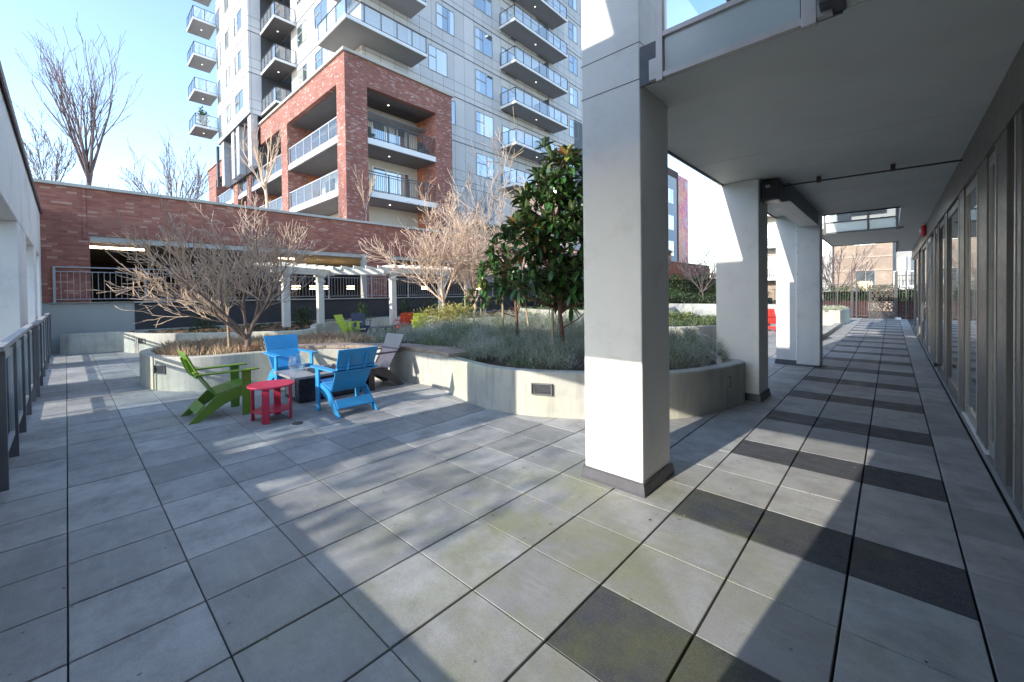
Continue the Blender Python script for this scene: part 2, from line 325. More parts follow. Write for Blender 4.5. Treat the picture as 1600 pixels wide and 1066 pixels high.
# ------------------------------------------------------------------ ground and paving
g=MB(); g.add([(-400,-300,-.05),(400,-300,-.05),(400,500,-.05),(-400,500,-.05)],[(0,1,2,3)])
tag(g.build('ground',ASPH),kind='structure')
def paving():
    mb=MB(); tone=[]; dark=[]
    rr=random.Random(3)
    cols=[(S*i,S*(i+1)) for i in range(-35,2)]+[(1.22,1.60)]
    for (xa,xb) in cols:
        for j in range(-5,58):
            ya,yb=S*j,S*(j+1); gx=.007; gy=.004
            x0,x1,y0,y1=xa+gx,xb-gx,ya+gy,yb-gy
            z=rr.uniform(-.0015,.0015); tx=rr.uniform(-.0012,.0012); ty=rr.uniform(-.0012,.0012); b=.006
            b=.0035; top=[(x0+b,y0+b,z),(x1-b,y0+b,z+tx),(x1-b,y1-b,z+tx+ty),(x0+b,y1-b,z+ty)]
            mid=[(x0,y0,z-b),(x1,y0,z-b),(x1,y1,z-b),(x0,y1,z-b)]
            bot=[(x0,y0,-.045),(x1,y0,-.045),(x1,y1,-.045),(x0,y1,-.045)]
            mb.add(top+mid+bot,[(0,1,2,3)]+[(4+k,4+(k+1)%4,(k+1)%4,k) for k in range(4)]+[(8+k,8+(k+1)%4,4+(k+1)%4,4+k) for k in range(4)])
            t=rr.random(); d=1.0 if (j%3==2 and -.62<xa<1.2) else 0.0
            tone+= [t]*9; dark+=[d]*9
    o=mb.build('paving',PAVER)
    for nm,arr in (('tone',tone),('dark',dark)):
        a=o.data.attributes.new(nm,'FLOAT','FACE'); a.data.foreach_set('value',arr)
    tag(o,kind='structure')
paving()
# ------------------------------------------------------------------ covered building on the right
B=thing('apartment_building','building with cream columns and a grey soffit over the glazed walkway on the right','building',(1.65,5,0))
bb=(1.65,5,0)
def part(mb,name,m,parent,base,**k): return mb.build(name,m,parent,base,**k)
ZS=3.95
m=MB()
m.box(-1.46,1.62,2.01,11.15,ZS,ZS+.3); m.box(-.925,1.619,1.35,2.009,ZS,ZS+.3); m.box(.6,1.62,-6,1.345,ZS+.002,ZS+.3); m.box(1.0,1.62,11.155,27.4,ZS+.002,ZS+.3); m.box(-1.1,.997,15.65,21.0,ZS,ZS+.25)
part(m,'soffit',SOFFIT,B,bb)
m=MB()   # drip edge and joint lines of the soffit
m.box(-1.49,-1.46,2.01,11.17,ZS-.03,ZS+.34); m.box(-.925,.58,1.32,1.345,ZS-.03,ZS+.34); m.box(-1.46,1.0,11.155,11.18,ZS-.03,ZS+.34); m.box(-1.12,-1.1,15.63,21,ZS-.03,ZS+.3); m.box(-1.1,1.0,21.002,21.03,ZS-.03,ZS+.3)
m.box(1.0,1.03,21.1,27.4,ZS-.05,ZS+.3)
part(m,'drip_edge',FLASH,B,bb)
for yy in (4.4,8.05): m=MB(); m.box(-1.45,1.6,yy,yy+.008,ZS-.002,ZS+.01); part(m,'soffit_joint',mat('soffit_shadow_gap',(.45,.47,.45),.8),B,bb)
m=MB(); m.box(-.9,-.53,6.62,10.58,3.62,ZS-.002)
part(m,'beam',GREYPAINT,B,bb,bevel=.006)
m=MB(); m.box(-.895,-.535,6.63,10.57,3.61,3.618); part(m,'beam_underside',COLUMN,B,bb)
def column(x0,x1,y0,y1,z1,step=False):
    m=MB(); m.box(x0,x1,y0,y1,.1,z1)
    if step: m.box(-1.0,-.5,y0-.04,y1-.002,.04,z1-.002)
    c=part(m,'column',[COLUMN,GREYPAINT],B,bb,bevel=.012)
    f=MB(); f.prism([(x0-.015,y0-.015),(x1+.015,y0-.015),(x1+.015,y1+.015),(x0-.015,y1+.015)],.105,.125)
    e=.032
    lo=[(x0-e,y0-e),(x1+e,y0-e),(x1+e,y1+e),(x0-e,y1+e)]; up=[(x0-.018,y0-.018),(x1+.018,y0-.018),(x1+.018,y1+.018),(x0-.018,y1+.018)]
    f.add([(a,b,-.002) for a,b in lo]+[(a,b,.03) for a,b in lo]+[(a,b,.11) for a,b in up],[(k,(k+1)%4,4+(k+1)%4,4+k) for k in range(4)]+[(4+k,4+(k+1)%4,8+(k+1)%4,8+k) for k in range(4)])
    f.build('base_flashing',FLASH,c,(0,0,0))
    j=MB()
    return c
c1=column(-1.58,-.93,1.33,2.0,9.0)
for zz in (4.0,4.35): m=MB(); m.box(-1.583,-.928,1.327,2.003,zz,zz+.007); m.build('reveal_joint',FLASH,c1,(0,0,0))
column(-1.6,-.89,5.9,6.62,ZS); c3=column(-1.46,-.56,10.6,11.12,ZS,True)
for zz in (.75,1.3,1.85,2.4,2.95,3.5): m=MB(); m.box(-.985,-.965,10.55,10.56,zz,zz+.02); m.build('screw_head',GREYMETAL,c3,(0,0,0))
# upper storeys
m=MB(); m.box(1.665,12,-8,27.4,ZS+.3,7.6)
part(m,'upper_wall',STUCCO,B,bb)
m=MB(); m.box(-1.9,.6,-5.5,.6,7.3,7.55); m.box(-1.4,1.66,5,21,7.3,7.55); m.box(-1.05,1.66,19.2,19.4,ZS+.26,7.29); part(m,'balcony_sun_block',mat('sun_block_grey',(.1,.1,.105),.7,.1),B,bb)  # slabs added out of view to block sun; dark wall stands for shaded soffit
# storefront: posts, panels and glass in the plane x=1.65
XW=1.65
m=MB(); m.box(1.61,2.2,-6,27.3,3.47,ZS-.003); part(m,'header',BRONZE,B,bb)
m=MB(); m.box(1.615,1.70,-6,27.3,0,.09); part(m,'sill_curb',mat('curb_concrete',(.23,.24,.25),.8,.1,4),B,bb)
m=MB(); m.box(2.4,2.5,-6,27.3,0,3.46); part(m,'back_partition',mat('dark_interior',(.02,.02,.022),.9),B,bb)
for (a,b_) in [(1.2,1.75),(2.3,2.55),(3.04,3.25),(3.62,4.15),(4.72,5.40),(6.72,7.35),(9.3,9.75),(11.2,11.5),(12.3,12.6),(15.2,15.6),(18.0,18.5),(20.5,21.0),(24.6,25.1)]:
    m=MB(); m.box(1.63,1.735,a,b_,.09,3.47); m.box(1.622,1.63,b_-.05,b_,.09,3.469,1); part(m,'mullion_post',[BRONZE,BRONZEL],B,bb,bevel=.004)
for (a,b_) in [(1.75,2.3),(3.25,3.62),(12.6,14.2),(18.5,20.5)]:
    m=MB(); n=max(1,int((b_-a)/.65))
    for k in range(n):
        y0=a+(b_-a)*k/n; y1=a+(b_-a)*(k+1)/n; m.box(1.675+.012*(k%2),1.73,y0+.012,y1-.012,.1,3.4)
    m.box(1.731,1.76,a,b_,.09,3.46); part(m,'metal_panel',BRONZE,B,bb)
for (a,b_) in [(-3.5,-1.2),(-1.1,1.2),(2.55,3.04),(4.15,4.72),(5.40,6.72),(7.35,9.3),(9.75,11.2),(11.5,12.3),(14.2,15.2),(15.6,18.0),(21.0,24.6)]:
    fr=MB(); 
    fr.box(1.645,1.75,a,a+.07,.1,3.45); fr.box(1.645,1.75,b_-.07,b_,.1,3.45); fr.box(1.645,1.75,a+.07,b_-.07,3.33,3.449); fr.box(1.645,1.75,a+.07,b_-.07,.101,.25)
    f=part(fr,'door_frame' if b_-a>.9 else 'window_frame',BRONZE if b_-a>1.4 else BRONZEL,B,bb,bevel=.003)
    gm=MB(); gm.box(1.665,1.675,a+.07,b_-.07,.25,3.33); gm.build('glass_pane',DGLASS,f,(0,0,0))
m=MB(); m.box(1.612,1.643,4.6,6.72,.0905,.115); part(m,'white_threshold',WHITEMETAL,B,bb)
m=MB(); m.box(1.55,1.62,10.2,10.26,.32,.36); m.box(1.5,1.55,10.17,10.29,.3,.38); part(m,'door_stop',DARKMETAL,B,bb)
m=MB(); m.box(1.58,1.62,16.9,16.95,.9,1.5); part(m,'door_handle',BRONZEL,B,bb)
# fix sub-part offsets: children of parts share the part origin
def fixsub(root,base):
    for p_ in [x for x in bpy.data.objects if x.parent==root]:
        for s_ in [x for x in bpy.data.objects if x.parent==p_]:
            if s_.type=='MESH': s_.data.transform(Matrix.Translation((-base[0],-base[1],-base[2])))
fixsub(B,bb)
# balcony guards above the soffit openings
def guard(parent,base,x0,x1,y,zb,mid,mxs,FM=STEEL):
    m=MB()
    m.box(x0-.03,x0+.03,y-.03,y+.03,zb-.08,zb+1.15); m.box(x1-.03,x1+.06,y-.03,y+.03,zb-.08,zb+1.15)
    m.box(x0,x1,y-.025,y+.025,zb-.06,zb-.01); m.box(x0,x1,y-.025,y+.025,zb+mid,zb+mid+.045); m.box(x0,x1,y-.03,y+.03,zb+1.1,zb+1.15)
    for q in mxs: m.box(q-.03,q+.03,y-.024,y+.024,zb-.01,zb+1.1)
    r=m.build('balcony_guard',FM,parent,base,bevel=.003)
    gm=MB(); gm.box(x0+.04,x1-.04,y-.006,y+.006,zb+.0,zb+mid); gm.build('frosted_panel',FROST,r,base)
    gm=MB(); gm.box(x0+.04,x1-.04,y-.006,y+.006,zb+mid+.05,zb+1.1); gm.build('clear_panel',SHEET,r,base)
    for q in (x0-.05,x1+.1): bm=MB(); bm.box(q-.05,q+.05,y-.02,y+.03,zb-.05,zb+.14); bm.build('bracket',FM,r,base,bevel=.004)
guard(B,bb,-.70,.38,1.26,3.95,.30,[])
m=MB(); m.box(.46,.60,1.12,1.34,3.93,4.5); m.box(.5,.56,1.09,1.12,4.0,4.2); part(m,'guard_end_bracket',FLASH,B,bb,bevel=.01)
guard(B,bb,-.88,.97,15.58,3.97,.30,[.27],MATS['dark_railing_metal'])
m=MB(); m.tube([(-.82,6.45,3.87),(1.6,6.62,3.87)],.014,8); 
for q in (-.1,.85): m.box(q-.03,q+.03,6.48+.08*q*0,6.58,3.85,ZS-.002)
tag(m.build('conduit',mat('rusty_pipe',(.05,.035,.035),.5),None,(0,6.5,3.87)),'thin dark pipe running across under the grey soffit','pipe')
t=thing('wall_speaker','black box speaker fixed high on the corridor side of the middle column','speaker',(-.78,6.15,3.7))
m=MB(); m.box(-.885,-.60,6.0,6.4,3.56,3.92); m.build('cabinet',DARKMETAL,t,(-.78,6.15,3.7),bevel=.03)
m=MB(); m.box(-.84,-.64,5.985,6.0,3.6,3.88); m.build('grille',mat('speaker_grille',(.02,.02,.02),.7),t,(-.78,6.15,3.7)); m=MB(); m.box(-.8,-.73,5.975,5.985,3.78,3.83); m.build('badge',GREYMETAL,t,(-.78,6.15,3.7))
t=thing('fire_alarm','small red fire alarm box on the header of the dark glazed wall','alarm',(1.58,15.5,3.75))
m=MB(); m.box(1.5,1.6,15.2,15.65,3.58,3.9); m.build('housing',paint('alarm_red',(.55,.01,.02)),t,(1.58,15.5,3.75),bevel=.03); m=MB(); m.box(1.46,1.5,15.3,15.42,3.68,3.78); m.build('strobe',WHITEMETAL,t,(1.58,15.5,3.75),bevel=.01)
# ------------------------------------------------------------------ left stucco wall with openings and its railing
bs=(-14,-3.3,0)
W=thing('stucco_wall','tall white stucco wall with square openings and a brown metal cap on the left edge','wall',bs)
Y0,Y1=-3.62,-3.0
m=MB()
m.box(-21.28,-7.0,Y0,Y1,3.45,5.1); m.box(-7.0,6.0,Y0,Y1,3.452,6.45)
for a,b_ in [(-21.28,-20.2),(-18.0,-16.6),(-13.4,-11.2),(-5.5,-4.35),(-.12,6)]: m.box(a,b_,Y0+.003,Y1-.003,0,3.45)
m.build('wall_panel',STUCCO,W,bs,bevel=.015)
m=MB(); m.box(-21.28,-7.02,Y0-.05,Y1+.05,5.102,5.17); m.box(-21.28,-7.02,Y1+.03,Y1+.055,5.0,5.102); m.build('metal_cap',mat('brown_cap',(.12,.08,.075),.5),W,bs,bevel=.006)
m=MB(); m.box(-4.348,-.122,Y0+.1,Y1-.1,0,.88); m.box(-9.3,-5.502,Y0+.1,Y1-.1,0,.88); m.box(-5.5,-4.35,Y1+.041,Y1+.05,0,.1); m.build('parapet',STUCCO,W,bs)
m=MB(); m.box(-21.28,6,Y1+.001,Y1+.04,0,.1); m.build('base_flashing',FLASH,W,bs)
# unseen boxes added beyond that wall, shaped to keep low sun off the court
t=thing('sun_blocker','added sun-blocking box behind the stucco wall, hidden from view','building',(-10,-11,0))
m=MB(); m.box(-60,-24.5,-13,-9,0,4.5); m.box(-10.1,-7.0,-13,-9,0,4.25); m.build('wall',LOWG,t,(-10,-11,0))
RAILP=mat('railing_post_grey',(.11,.115,.125),.4,.1,4,bst=0)
def railing_seg(xa,xb,n,y,ins,label):
    t=thing('glass_railing',label,'railing',((xa+xb)/2,y,0),'grey glass railings along the stucco wall'); bs_=((xa+xb)/2,y,0)
    m=MB(); m.box(xa,xb,y-.045,y+.045,1.46,1.51); m.build('top_rail',GREYMETAL,t,bs_,bevel=.008)
    for k in range(n+1):
        x=xa+.1+(xb-xa-.2)*k/n; m=MB(); m.box(x-.025,x+.025,y-.045,y+.045,.06,1.459); m.build('post',RAILP,t,bs_,bevel=.004)
        if k<n:
            x2=xa+.1+(xb-xa-.2)*(k+1)/n; m=MB()
            m.box(x+.06,x2-.06,y-.02,y+.02,.34,.40); m.box(x+.06,x2-.06,y-.02,y+.02,1.34,1.40); m.box(x+.06,x+.1,y-.019,y+.019,.4,1.34); m.box(x2-.1,x2-.06,y-.019,y+.019,.4,1.34)
            f=m.build('panel_frame',GREYMETAL,t,bs_); gm=MB(); gm.box(x+.1,x2-.1,y-.004,y+.004,.4,1.34); gm.build('glass_pane',SHEET,f,bs_)
railing_seg(-11.1,-5.6,4,-2.88,0,'nearest grey glass railing running into the left edge of the photo')
railing_seg(-20.9,-11.35,6,-2.84,0,'farther grey railing section reaching the grey stucco wall')
# ------------------------------------------------------------------ parkade wall
bp=(-21.5,15,0)
P=thing('parkade_wall','long red brick parking garage wall with pale cap and open bays behind the courtyard','garage',bp)
m=MB(); X1=-21.3
m.box(X1-.4,X1,-9,70,4.36,6.1); m.box(X1-.4,X1-.002,-9,-1.78,1.84,4.36); m.box(X1-.5,X1-.004,9.3,10.5,1.84,4.36); m.box(X1-.5,X1-.004,20.6,21.8,1.84,4.36); m.box(X1-.5,X1-.004,33,34.2,1.84,4.36); m.box(X1-.02,X1+.03,-1.95,-1.86,4.2,6.1)
m.box(X1-.05,X1+.05,10.35,10.55,1.84,6.1)
m.box(X1-.4,X1-.002,35,70,0,4.36)
m.build('brick_face',BRICKW,P,bp)
m=MB(); m.box(X1-.5,X1+.09,-9,70,6.102,6.22); m.build('cap',CAPC,P,bp,bevel=.01)
m=MB(); m.box(X1-.5,X1-.06,-1.78,35,4.14,4.355); m.box(X1-.3,X1+.02,9.08,9.297,1.84,4.355); m.box(X1-.35,X1-.05,16.9,17.15,1.84,3.95); m.box(X1-16,X1-1.25,-9,35,4.3,4.5); m.build('concrete_beam',CAPC,P,bp)
m=MB(); m.box(X1-16,X1-.3,-9,35,.3,.6); m.box(X1-16.3,X1-16,-9,35,.6,4.3); m.box(X1-16,X1-.45,-9.3,-9,.6,4.3); m.box(X1-16,X1-.45,35,35.3,.6,4.3)
for yy in (2,8,14,20,26,32): m.box(X1-9,X1-8.5,yy,yy+.6,.6,4.3)
m.build('garage_interior',INTD,P,bp)
m=MB(); m.box(X1-.3,X1,-9,-.58,0,1.83); m.build('grey_base',LOWG,P,bp)
m=MB(); m.box(X1-.3,X1+.012,-.578,35,0,1.79); m.build('charcoal_base',LOWD,P,bp)
m=MB(); m.box(X1-.32,X1+.11,-2.85,-.6,1.832,1.851); m.box(X1-.32,X1+.11,-.599,35,1.792,1.851); m.box(X1-.02,X1+.05,-2.95,-.9,0,.1); m.build('base_cap',LOWG,P,bp)
for k,(x,y,z,l) in enumerate([(-22.3,-1.0,4.08,1.7),(-22.6,5.4,4.05,.9)]):
    m=MB(); m.box(x-.05,x+.05,y-l/2,y+l/2,z-.11,z-.03,0); m.box(x-.08,x+.08,y-l/2,y+l/2,z-.03,z+.1,1); tag(m.build('tube_light',[LAMPW,GREYMETAL],None,(x,y,z)),['long warm tube light in the garage bay beside the left brick pier','short warm tube light in the garage bay behind the pergola'][k],'light','tube lights in the garage')
for k,y in enumerate((7.5,8.6,9.25,11.1,17.3,23.3)):
    t=tag(MB().box(-27.1,-26.9,y-.22,y+.22,2.6,2.66).box(-27.1,-26.9,y-.22,y+.22,2.44,2.5).build('hanging_light',LAMPW,None,(-27,y,2.6)),'double-bar warm light glowing inside the dark garage behind the railing','light','small lights inside the garage')
# railing on the parkade wall
pf=(X1+.0,16,1.85)
F=thing('metal_fence','grey metal picket fence on top of the low wall in front of the garage','fence',pf)
ys=[-2.7+2.45*k for k in range(0,16)]
for i,y in enumerate(ys):
    MB().box(X1+.03,X1+.09,y-.035,y+.035,1.852,3.16).build('post',GREYMETAL,F,pf)
    if i<len(ys)-1:
        m=MB(); y2=ys[i+1]
        for zz,hh in ((3.12,.045),(2.96,.03),(1.95,.03)): m.box(X1+.04,X1+.08,y+.036,y2-.036,zz,zz+hh)
        k=y+.16
        while k<y2-.08: m.box(X1+.05,X1+.066,k-.009,k+.009,1.981,2.96); k+=.16
        m.build('picket_panel',GREYMETAL,F,pf)
# ------------------------------------------------------------------ brick podium
bq=(-30,12,0)
Q=thing('brick_podium','mottled red brick building with deep balconies at the foot of the tower','building',bq)
m=MB(); yF=9.0; xR=-23.0
m.box(-57.3,xR,yF,17.1,14.9,16.5)
for a,b_ in [(-24.1,-23.0),(-33.7,-32.4),(-42.7,-41.45),(-47.1,-45.6),(-57.3,-53.9)]: m.box(a,b_,yF,10.42,6.0,14.9)
m.box(-24.6,xR,15.66,17.1,6.0,14.9)
m.build('brick_frame',BRICKL,Q,bq)
m=MB()
for a,b_,c_,d_ in [(-33.69,-32.41,10.42,11.4),(-42.69,-41.46,10.42,11.4),(-47.09,-45.61,10.42,11.4),(-25.4,-24.6,15.67,17.09)]: m=MB(); m.box(a,b_,c_,d_,6,14.9); m.build('brick_return',BRICKO,Q,bq)
m=MB(); m.box(-57.45,xR+.14,yF-.14,17.24,16.502,16.68); m.build('cornice',CAPC,Q,bq,bevel=.02)
m=MB(); m.box(-57,-25.4,11.4,17.09,6,14.9); m.build('core_wall',BEIGE,Q,bq)
m=MB(); 
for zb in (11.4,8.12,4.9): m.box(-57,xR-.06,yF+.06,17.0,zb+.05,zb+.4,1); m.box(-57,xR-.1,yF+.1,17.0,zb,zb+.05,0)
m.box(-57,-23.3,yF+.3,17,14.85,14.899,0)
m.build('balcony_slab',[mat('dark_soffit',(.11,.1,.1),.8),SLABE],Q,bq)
for zf in (11.8,8.52):
    for a,b_ in [(-32.4,-24.1),(-41.45,-33.7),(-45.6,-42.7),(-53.9,-47.1)]:
        m=MB(); y=yF+.12; m.box(a,b_,y-.025,y+.025,zf+1.2,zf+1.26); m.box(a,b_,y-.02,y+.02,zf+.06,zf+.1)
        n=max(2,int((b_-a)/1.3))
        for k in range(n+1):
            x=a+.03+(b_-a-.06)*k/n; m.box(x-.025,x+.025,y-.024,y+.024,zf,zf+1.2)
        f=m.build('glass_guard',mat('pale_guard_metal',(.42,.44,.47),.45,.05),Q,bq); gm=MB(); gm.box(a,b_,y-.006,y+.006,zf+.1,zf+1.18); gm.build('glass_pane',PGLASS,f,bq)
        # sliding doors in the back wall
        x=a+1.0
        while x+1.9<b_:
            w=MB().box(x,x+1.9,11.33,11.39,zf+.05,zf+2.35).build('sliding_door',WHITEMETAL,Q,bq); gm=MB(); gm.box(x+.08,x+.92,11.31,11.33,zf+.12,zf+2.28); gm.box(x+.98,x+1.82,11.31,11.33,zf+.12,zf+2.28); gm.build('pane',CURT,w,bq); x+=2.9
    m=MB(); x=xR-.12; m.box(x-.025,x+.025,10.42,15.66,zf+1.2,zf+1.26); m.box(x-.02,x+.02,10.42,15.66,zf+1.06,zf+1.1); m.box(x-.02,x+.02,10.42,15.66,zf+.08,zf+.12)
    k=10.5
    while k<15.6: m.box(x-.01,x+.01,k-.01,k+.01,zf+.12,zf+1.06); k+=.135
    for k in (11.9,13.4,14.6): m.box(x-.03,x+.03,k-.03,k+.03,zf,zf+1.2)
    m.build('picket_guard',DARKMETAL,Q,bq)
    w=MB().box(-25.395,-25.33,12.0,14.9,zf+.05,zf+2.35).build('sliding_door',WHITEMETAL,Q,bq); gm=MB()
    for k in range(3): gm.box(-25.33,-25.31,12.08+k*.95,12.93+k*.95,zf+.12,zf+2.28)
    gm.build('pane',CURT,w,bq)
m=MB()
for zz in (14.84,11.39,8.11):
    for (x,y) in ((-24.2,12.6),): m.tube([(x,y,zz),(x,y,zz-.02)],.06,12)
m.build('downlight',LAMPD,Q,bq)
# ------------------------------------------------------------------ tower
bt=(-36,18,0)
T=thing('residential_tower','tall pale grey apartment tower with glass balconies rising over the brick podium','building',bt)
F0=17.4; H=3.43; XT=-24.2; YM=10.75
m=MB(); m.box(-36.2,XT,YM,37,16.45,46); m.box(-36.2,XT-.001,17.105,37,3,16.45); m.box(XT-6,XT-.02,37,40,3,46)
m.build('main_wall',PANEL,T,bt)
m=MB(); m.box(-48.7,-38.5,8.2,24,17.3,46); m.build('wing_wall',PANELW,T,bt)
m=MB(); m.box(-38.5,-36.2,13.2,24,13,46); m.box(-38.5,-38.46,9.15,13.2,13,46); m.box(-36.2,-36.24,10.77,13.2,13,46); m.box(-48.4,-38.9,8.8,24,13,17.3); 
for a in (-38.9,-42.4,-44.0,-47.6): m.box(a-.5,a+.4,8.3,8.8,13,17.3,1)
m.box(XT-.4,XT+.03,34.9,37.2,10,20.6,0)
m.build('charcoal_wall',[DARKP,mat('tower_pilaster',(.42,.44,.48),.6)],T,bt)
m=MB(); m.box(-60,-48.75,12.5,24,13,46); m.build('rear_wing_wall',PANELW,T,bt)
m=MB()   # storey reveals standing a little proud
for k in range(-1,8):
    z=F0+H*k
    m.box(-36.2,XT+.03,YM-.03,37.03,z-.03,z+.035)
    if k>=0: m.box(-48.73,-38.47,8.17,13.2,z-.13,z-.065)
m.build('storey_reveal',mat('reveal_grey',(.17,.17,.18),.6),T,bt)
WFR=mat('window_frame_grey',(.3,.31,.33),.5,.05,3,bst=0)
def window(parent,base,axis,c,a,b_,z0,z1,split=.4,transom=True):
    """axis 'x': in a plane x=c facing +x, a..b_ along y; axis 'y': plane y=c facing -y"""
    fr=MB(); gm=MB(); sg=1 if axis=='x' else -1
    def bx(mb,u0,u1,z0_,z1_,d0,d1):
        if axis=='x': mb.box(c+d0,c+d1,u0,u1,z0_,z1_)
        else: mb.box(u0,u1,c-d1,c-d0,z0_,z1_)
    t=.04
    bx(fr,a,a+t,z0,z1,-.02,.045); bx(fr,b_-t,b_,z0,z1,-.02,.045); bx(fr,a+t,b_-t,z0,z0+t,-.02,.044); bx(fr,a+t,b_-t,z1-t,z1,-.02,.044)
    xs=a+(b_-a)*split; bx(fr,xs-t/2,xs+t/2,z0+t,z1-t,-.02,.043)
    if transom: zt=z0+(z1-z0)*.58; bx(fr,a+t,xs-t/2,zt-.03,zt+.03,-.02,.042)
    bx(gm,a+t,b_-t,z0+t,z1-t,-.01,.012)
    f=fr.build('window_frame',WFR,parent,base); gm.build('window_pane',CURT,f,base)
for k in range(-2,6):
    z=F0+H*k; z0,z1=z+1.2,z+3.05
    if k%2==0: window(T,bt,'x',XT,15.95,17.7,z0,z1,.4)
    else: window(T,bt,'x',XT,16.7,18.45,z0,z1,.62)
    window(T,bt,'x',XT,20.6,22.6,z0,z1,.45 if k%2 else .6)
    window(T,bt,'x',XT,34.0,35.6,z0,z1,.5)
    window(T,bt,'x',XT,23.7,25.6,z+.5,z+2.75,.5,False)
    window(T,bt,'x',XT,28.6,30.6,z+.5,z+2.75,.5,False)
    if k>=0:
        window(T,bt,'y',YM,-34.75,-32.9,z+1.35,z+2.95,.55); window(T,bt,'y',YM,-31.35,-29.1,z+1.35,z+2.95,.5); window(T,bt,'y',YM,-27.6,-25.4,z+.4,z+2.75,.5,False)
        window(T,bt,'y',8.2,-42.45,-40.1,z+.95,z+2.55,.5); window(T,bt,'y',8.2,-45.4,-44.0,z+.95,z+2.55,.5,False); window(T,bt,'y',8.2,-48.4,-47.0,z+.3,z+2.55,.5,False)
# slot windows on the dark recess
for k in range(0,6):
    z=F0+H*k; window(T,bt,'y',13.2,-38.3,-36.5,z+.3,z+2.6,.5,False)
def balcony(parent,base,x0,x1,y0,y1,zb,walls,n=(3,6),th=.22,div=None,under=None):
    """slab with glass guard on the sides not listed in walls"""
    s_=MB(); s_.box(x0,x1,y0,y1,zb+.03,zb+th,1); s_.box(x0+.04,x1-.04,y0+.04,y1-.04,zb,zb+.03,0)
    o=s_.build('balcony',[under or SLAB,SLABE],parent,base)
    r=MB(); gm=MB(); zt=zb+th; hr=1.12
    sides=[]
    if 'y0' not in walls: sides.append(((x0+.05,y0+.05),(x1-.05,y0+.05),n[0]))
    if 'x1' not in walls: sides.append(((x1-.05,y0+.05),(x1-.05,y1-.05),n[1]))
    if 'x0' not in walls: sides.append(((x0+.05,y0+.05),(x0+.05,y1-.05),n[1]))
    if 'y1' not in walls: sides.append(((x0+.05,y1-.05),(x1-.05,y1-.05),n[0]))
    for (a,b_,k) in sides:
        r.bar((*a,zt+hr),(*b_,zt+hr),.05,.035)
        r.bar((*a,zt+.07),(*b_,zt+.07),.03,.025)
        for i in range(k+1):
            t=i/k; x=a[0]+(b_[0]-a[0])*t; y=a[1]+(b_[1]-a[1])*t; r.box(x-.022,x+.022,y-.022,y+.022,zt-.12,zt+hr)
        d=Vector((b_[0]-a[0],b_[1]-a[1],0)).normalized(); 
        gm.bar((a[0]+d.x*.03,a[1]+d.y*.03,zt+.56),(b_[0]-d.x*.03,b_[1]-d.y*.03,zt+.56),.012,.98)
    if div: r.box(x0,x1-.05,div-.02,div+.02,zt,zt+1.7)
    r.build('railing',DARKMETAL,o,base); gm.build('glass_panel',BGLASS,o,base)
    dl=MB(); cy=(y0+y1)/2; dl.tube([((x0+x1)/2,cy,zb),((x0+x1)/2,cy,zb-.02)],.055,10); dl.build('downlight',LAMPD,o,base)
    return o
for k in range(-2,6):
    z=18.05+3.45*k
    balcony(T,bt,XT+.001,-22.4,23.5,31.2,z,('x0',),(2,7),div=28.2)
for k in range(0,5):
    z=18.12+3.45*k
    balcony(T,bt,-26.6,-22.4,8.85,14.55,z,(),(3,4)) if False else balcony(T,bt,-26.4,-22.4,8.85,14.55,z,('x0','y1'),(3,5))
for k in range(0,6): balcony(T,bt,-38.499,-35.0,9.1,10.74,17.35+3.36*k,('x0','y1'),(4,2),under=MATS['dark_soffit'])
for k in range(0,6): balcony(T,bt,-51.5,-48.5,6.3,8.19,18.6+3.43*k-.1,('y1',),(4,2))
m=MB(); m.box(-48.8,-48.4,8.0,8.19,13,17); m.build('drain_pipe',DARKMETAL,T,bt)
# ------------------------------------------------------------------ planters
def planter(name,label,outline,h,soilz,thick=.2,per=6,vents=(),group='curved concrete planters',smoothed=True):
    pts=spline(outline,per) if smoothed else list(outline)
    if area2(pts)<0: pts=pts[::-1]
    inn=offset(pts,thick); cx=sum(p[0] for p in pts)/len(pts); cy=sum(p[1] for p in pts)/len(pts); base=(cx,cy,0)
    t=thing(name,label,'planter',base,group); n=len(pts); m=MB()
    lip=offset(pts,.018); 
    vs=[(x,y,0) for x,y in pts]+[(x,y,h-.02) for x,y in pts]+[(x,y,h) for x,y in lip]+[(x,y,h) for x,y in inn]+[(x,y,0) for x,y in inn]
    fs=[]
    for r in range(4):
        for i in range(n): j=(i+1)%n; fs.append((r*n+i,r*n+j,(r+1)*n+j,(r+1)*n+i))
    m.add(vs,fs); m.build('wall',CONC,t,base)
    s_=MB(); s_.add([(x,y,soilz) for x,y in inn],[tuple(range(n))]); s_.build('soil',SOIL,t,base)
    for (vx,vy,ang) in vents:
        f=MB(); g2=MB(); R_=Matrix.Rotation(ang,4,'Z')
        def ob(mb,x0,x1,y0,y1,z0,z1):
            o=len(mb.v); mb.box(x0,x1,y0,y1,z0,z1)
            for i in range(o,len(mb.v)):
                q=R_@Vector(mb.v[i]); mb.v[i]=(q.x+vx,q.y+vy,q.z)
        for a in ((-.17,.17,-.02,.05,.36,.375),(-.17,.17,-.02,.05,.525,.54),(-.17,-.155,-.019,.05,.375,.525),(.155,.17,-.019,.05,.375,.525)): ob(f,*a)
        ff=f.build('step_light',BRONZE,t,base); ob(g2,-.155,.155,.0,.03,.375,.525); ob(g2,-.11,.13,-.012,.0,.40,.42); ob(g2,-.11,-.095,-.012,.0,.42,.47); g2.build('louvre',DARKMETAL,ff,base)
    return t,pts,inn
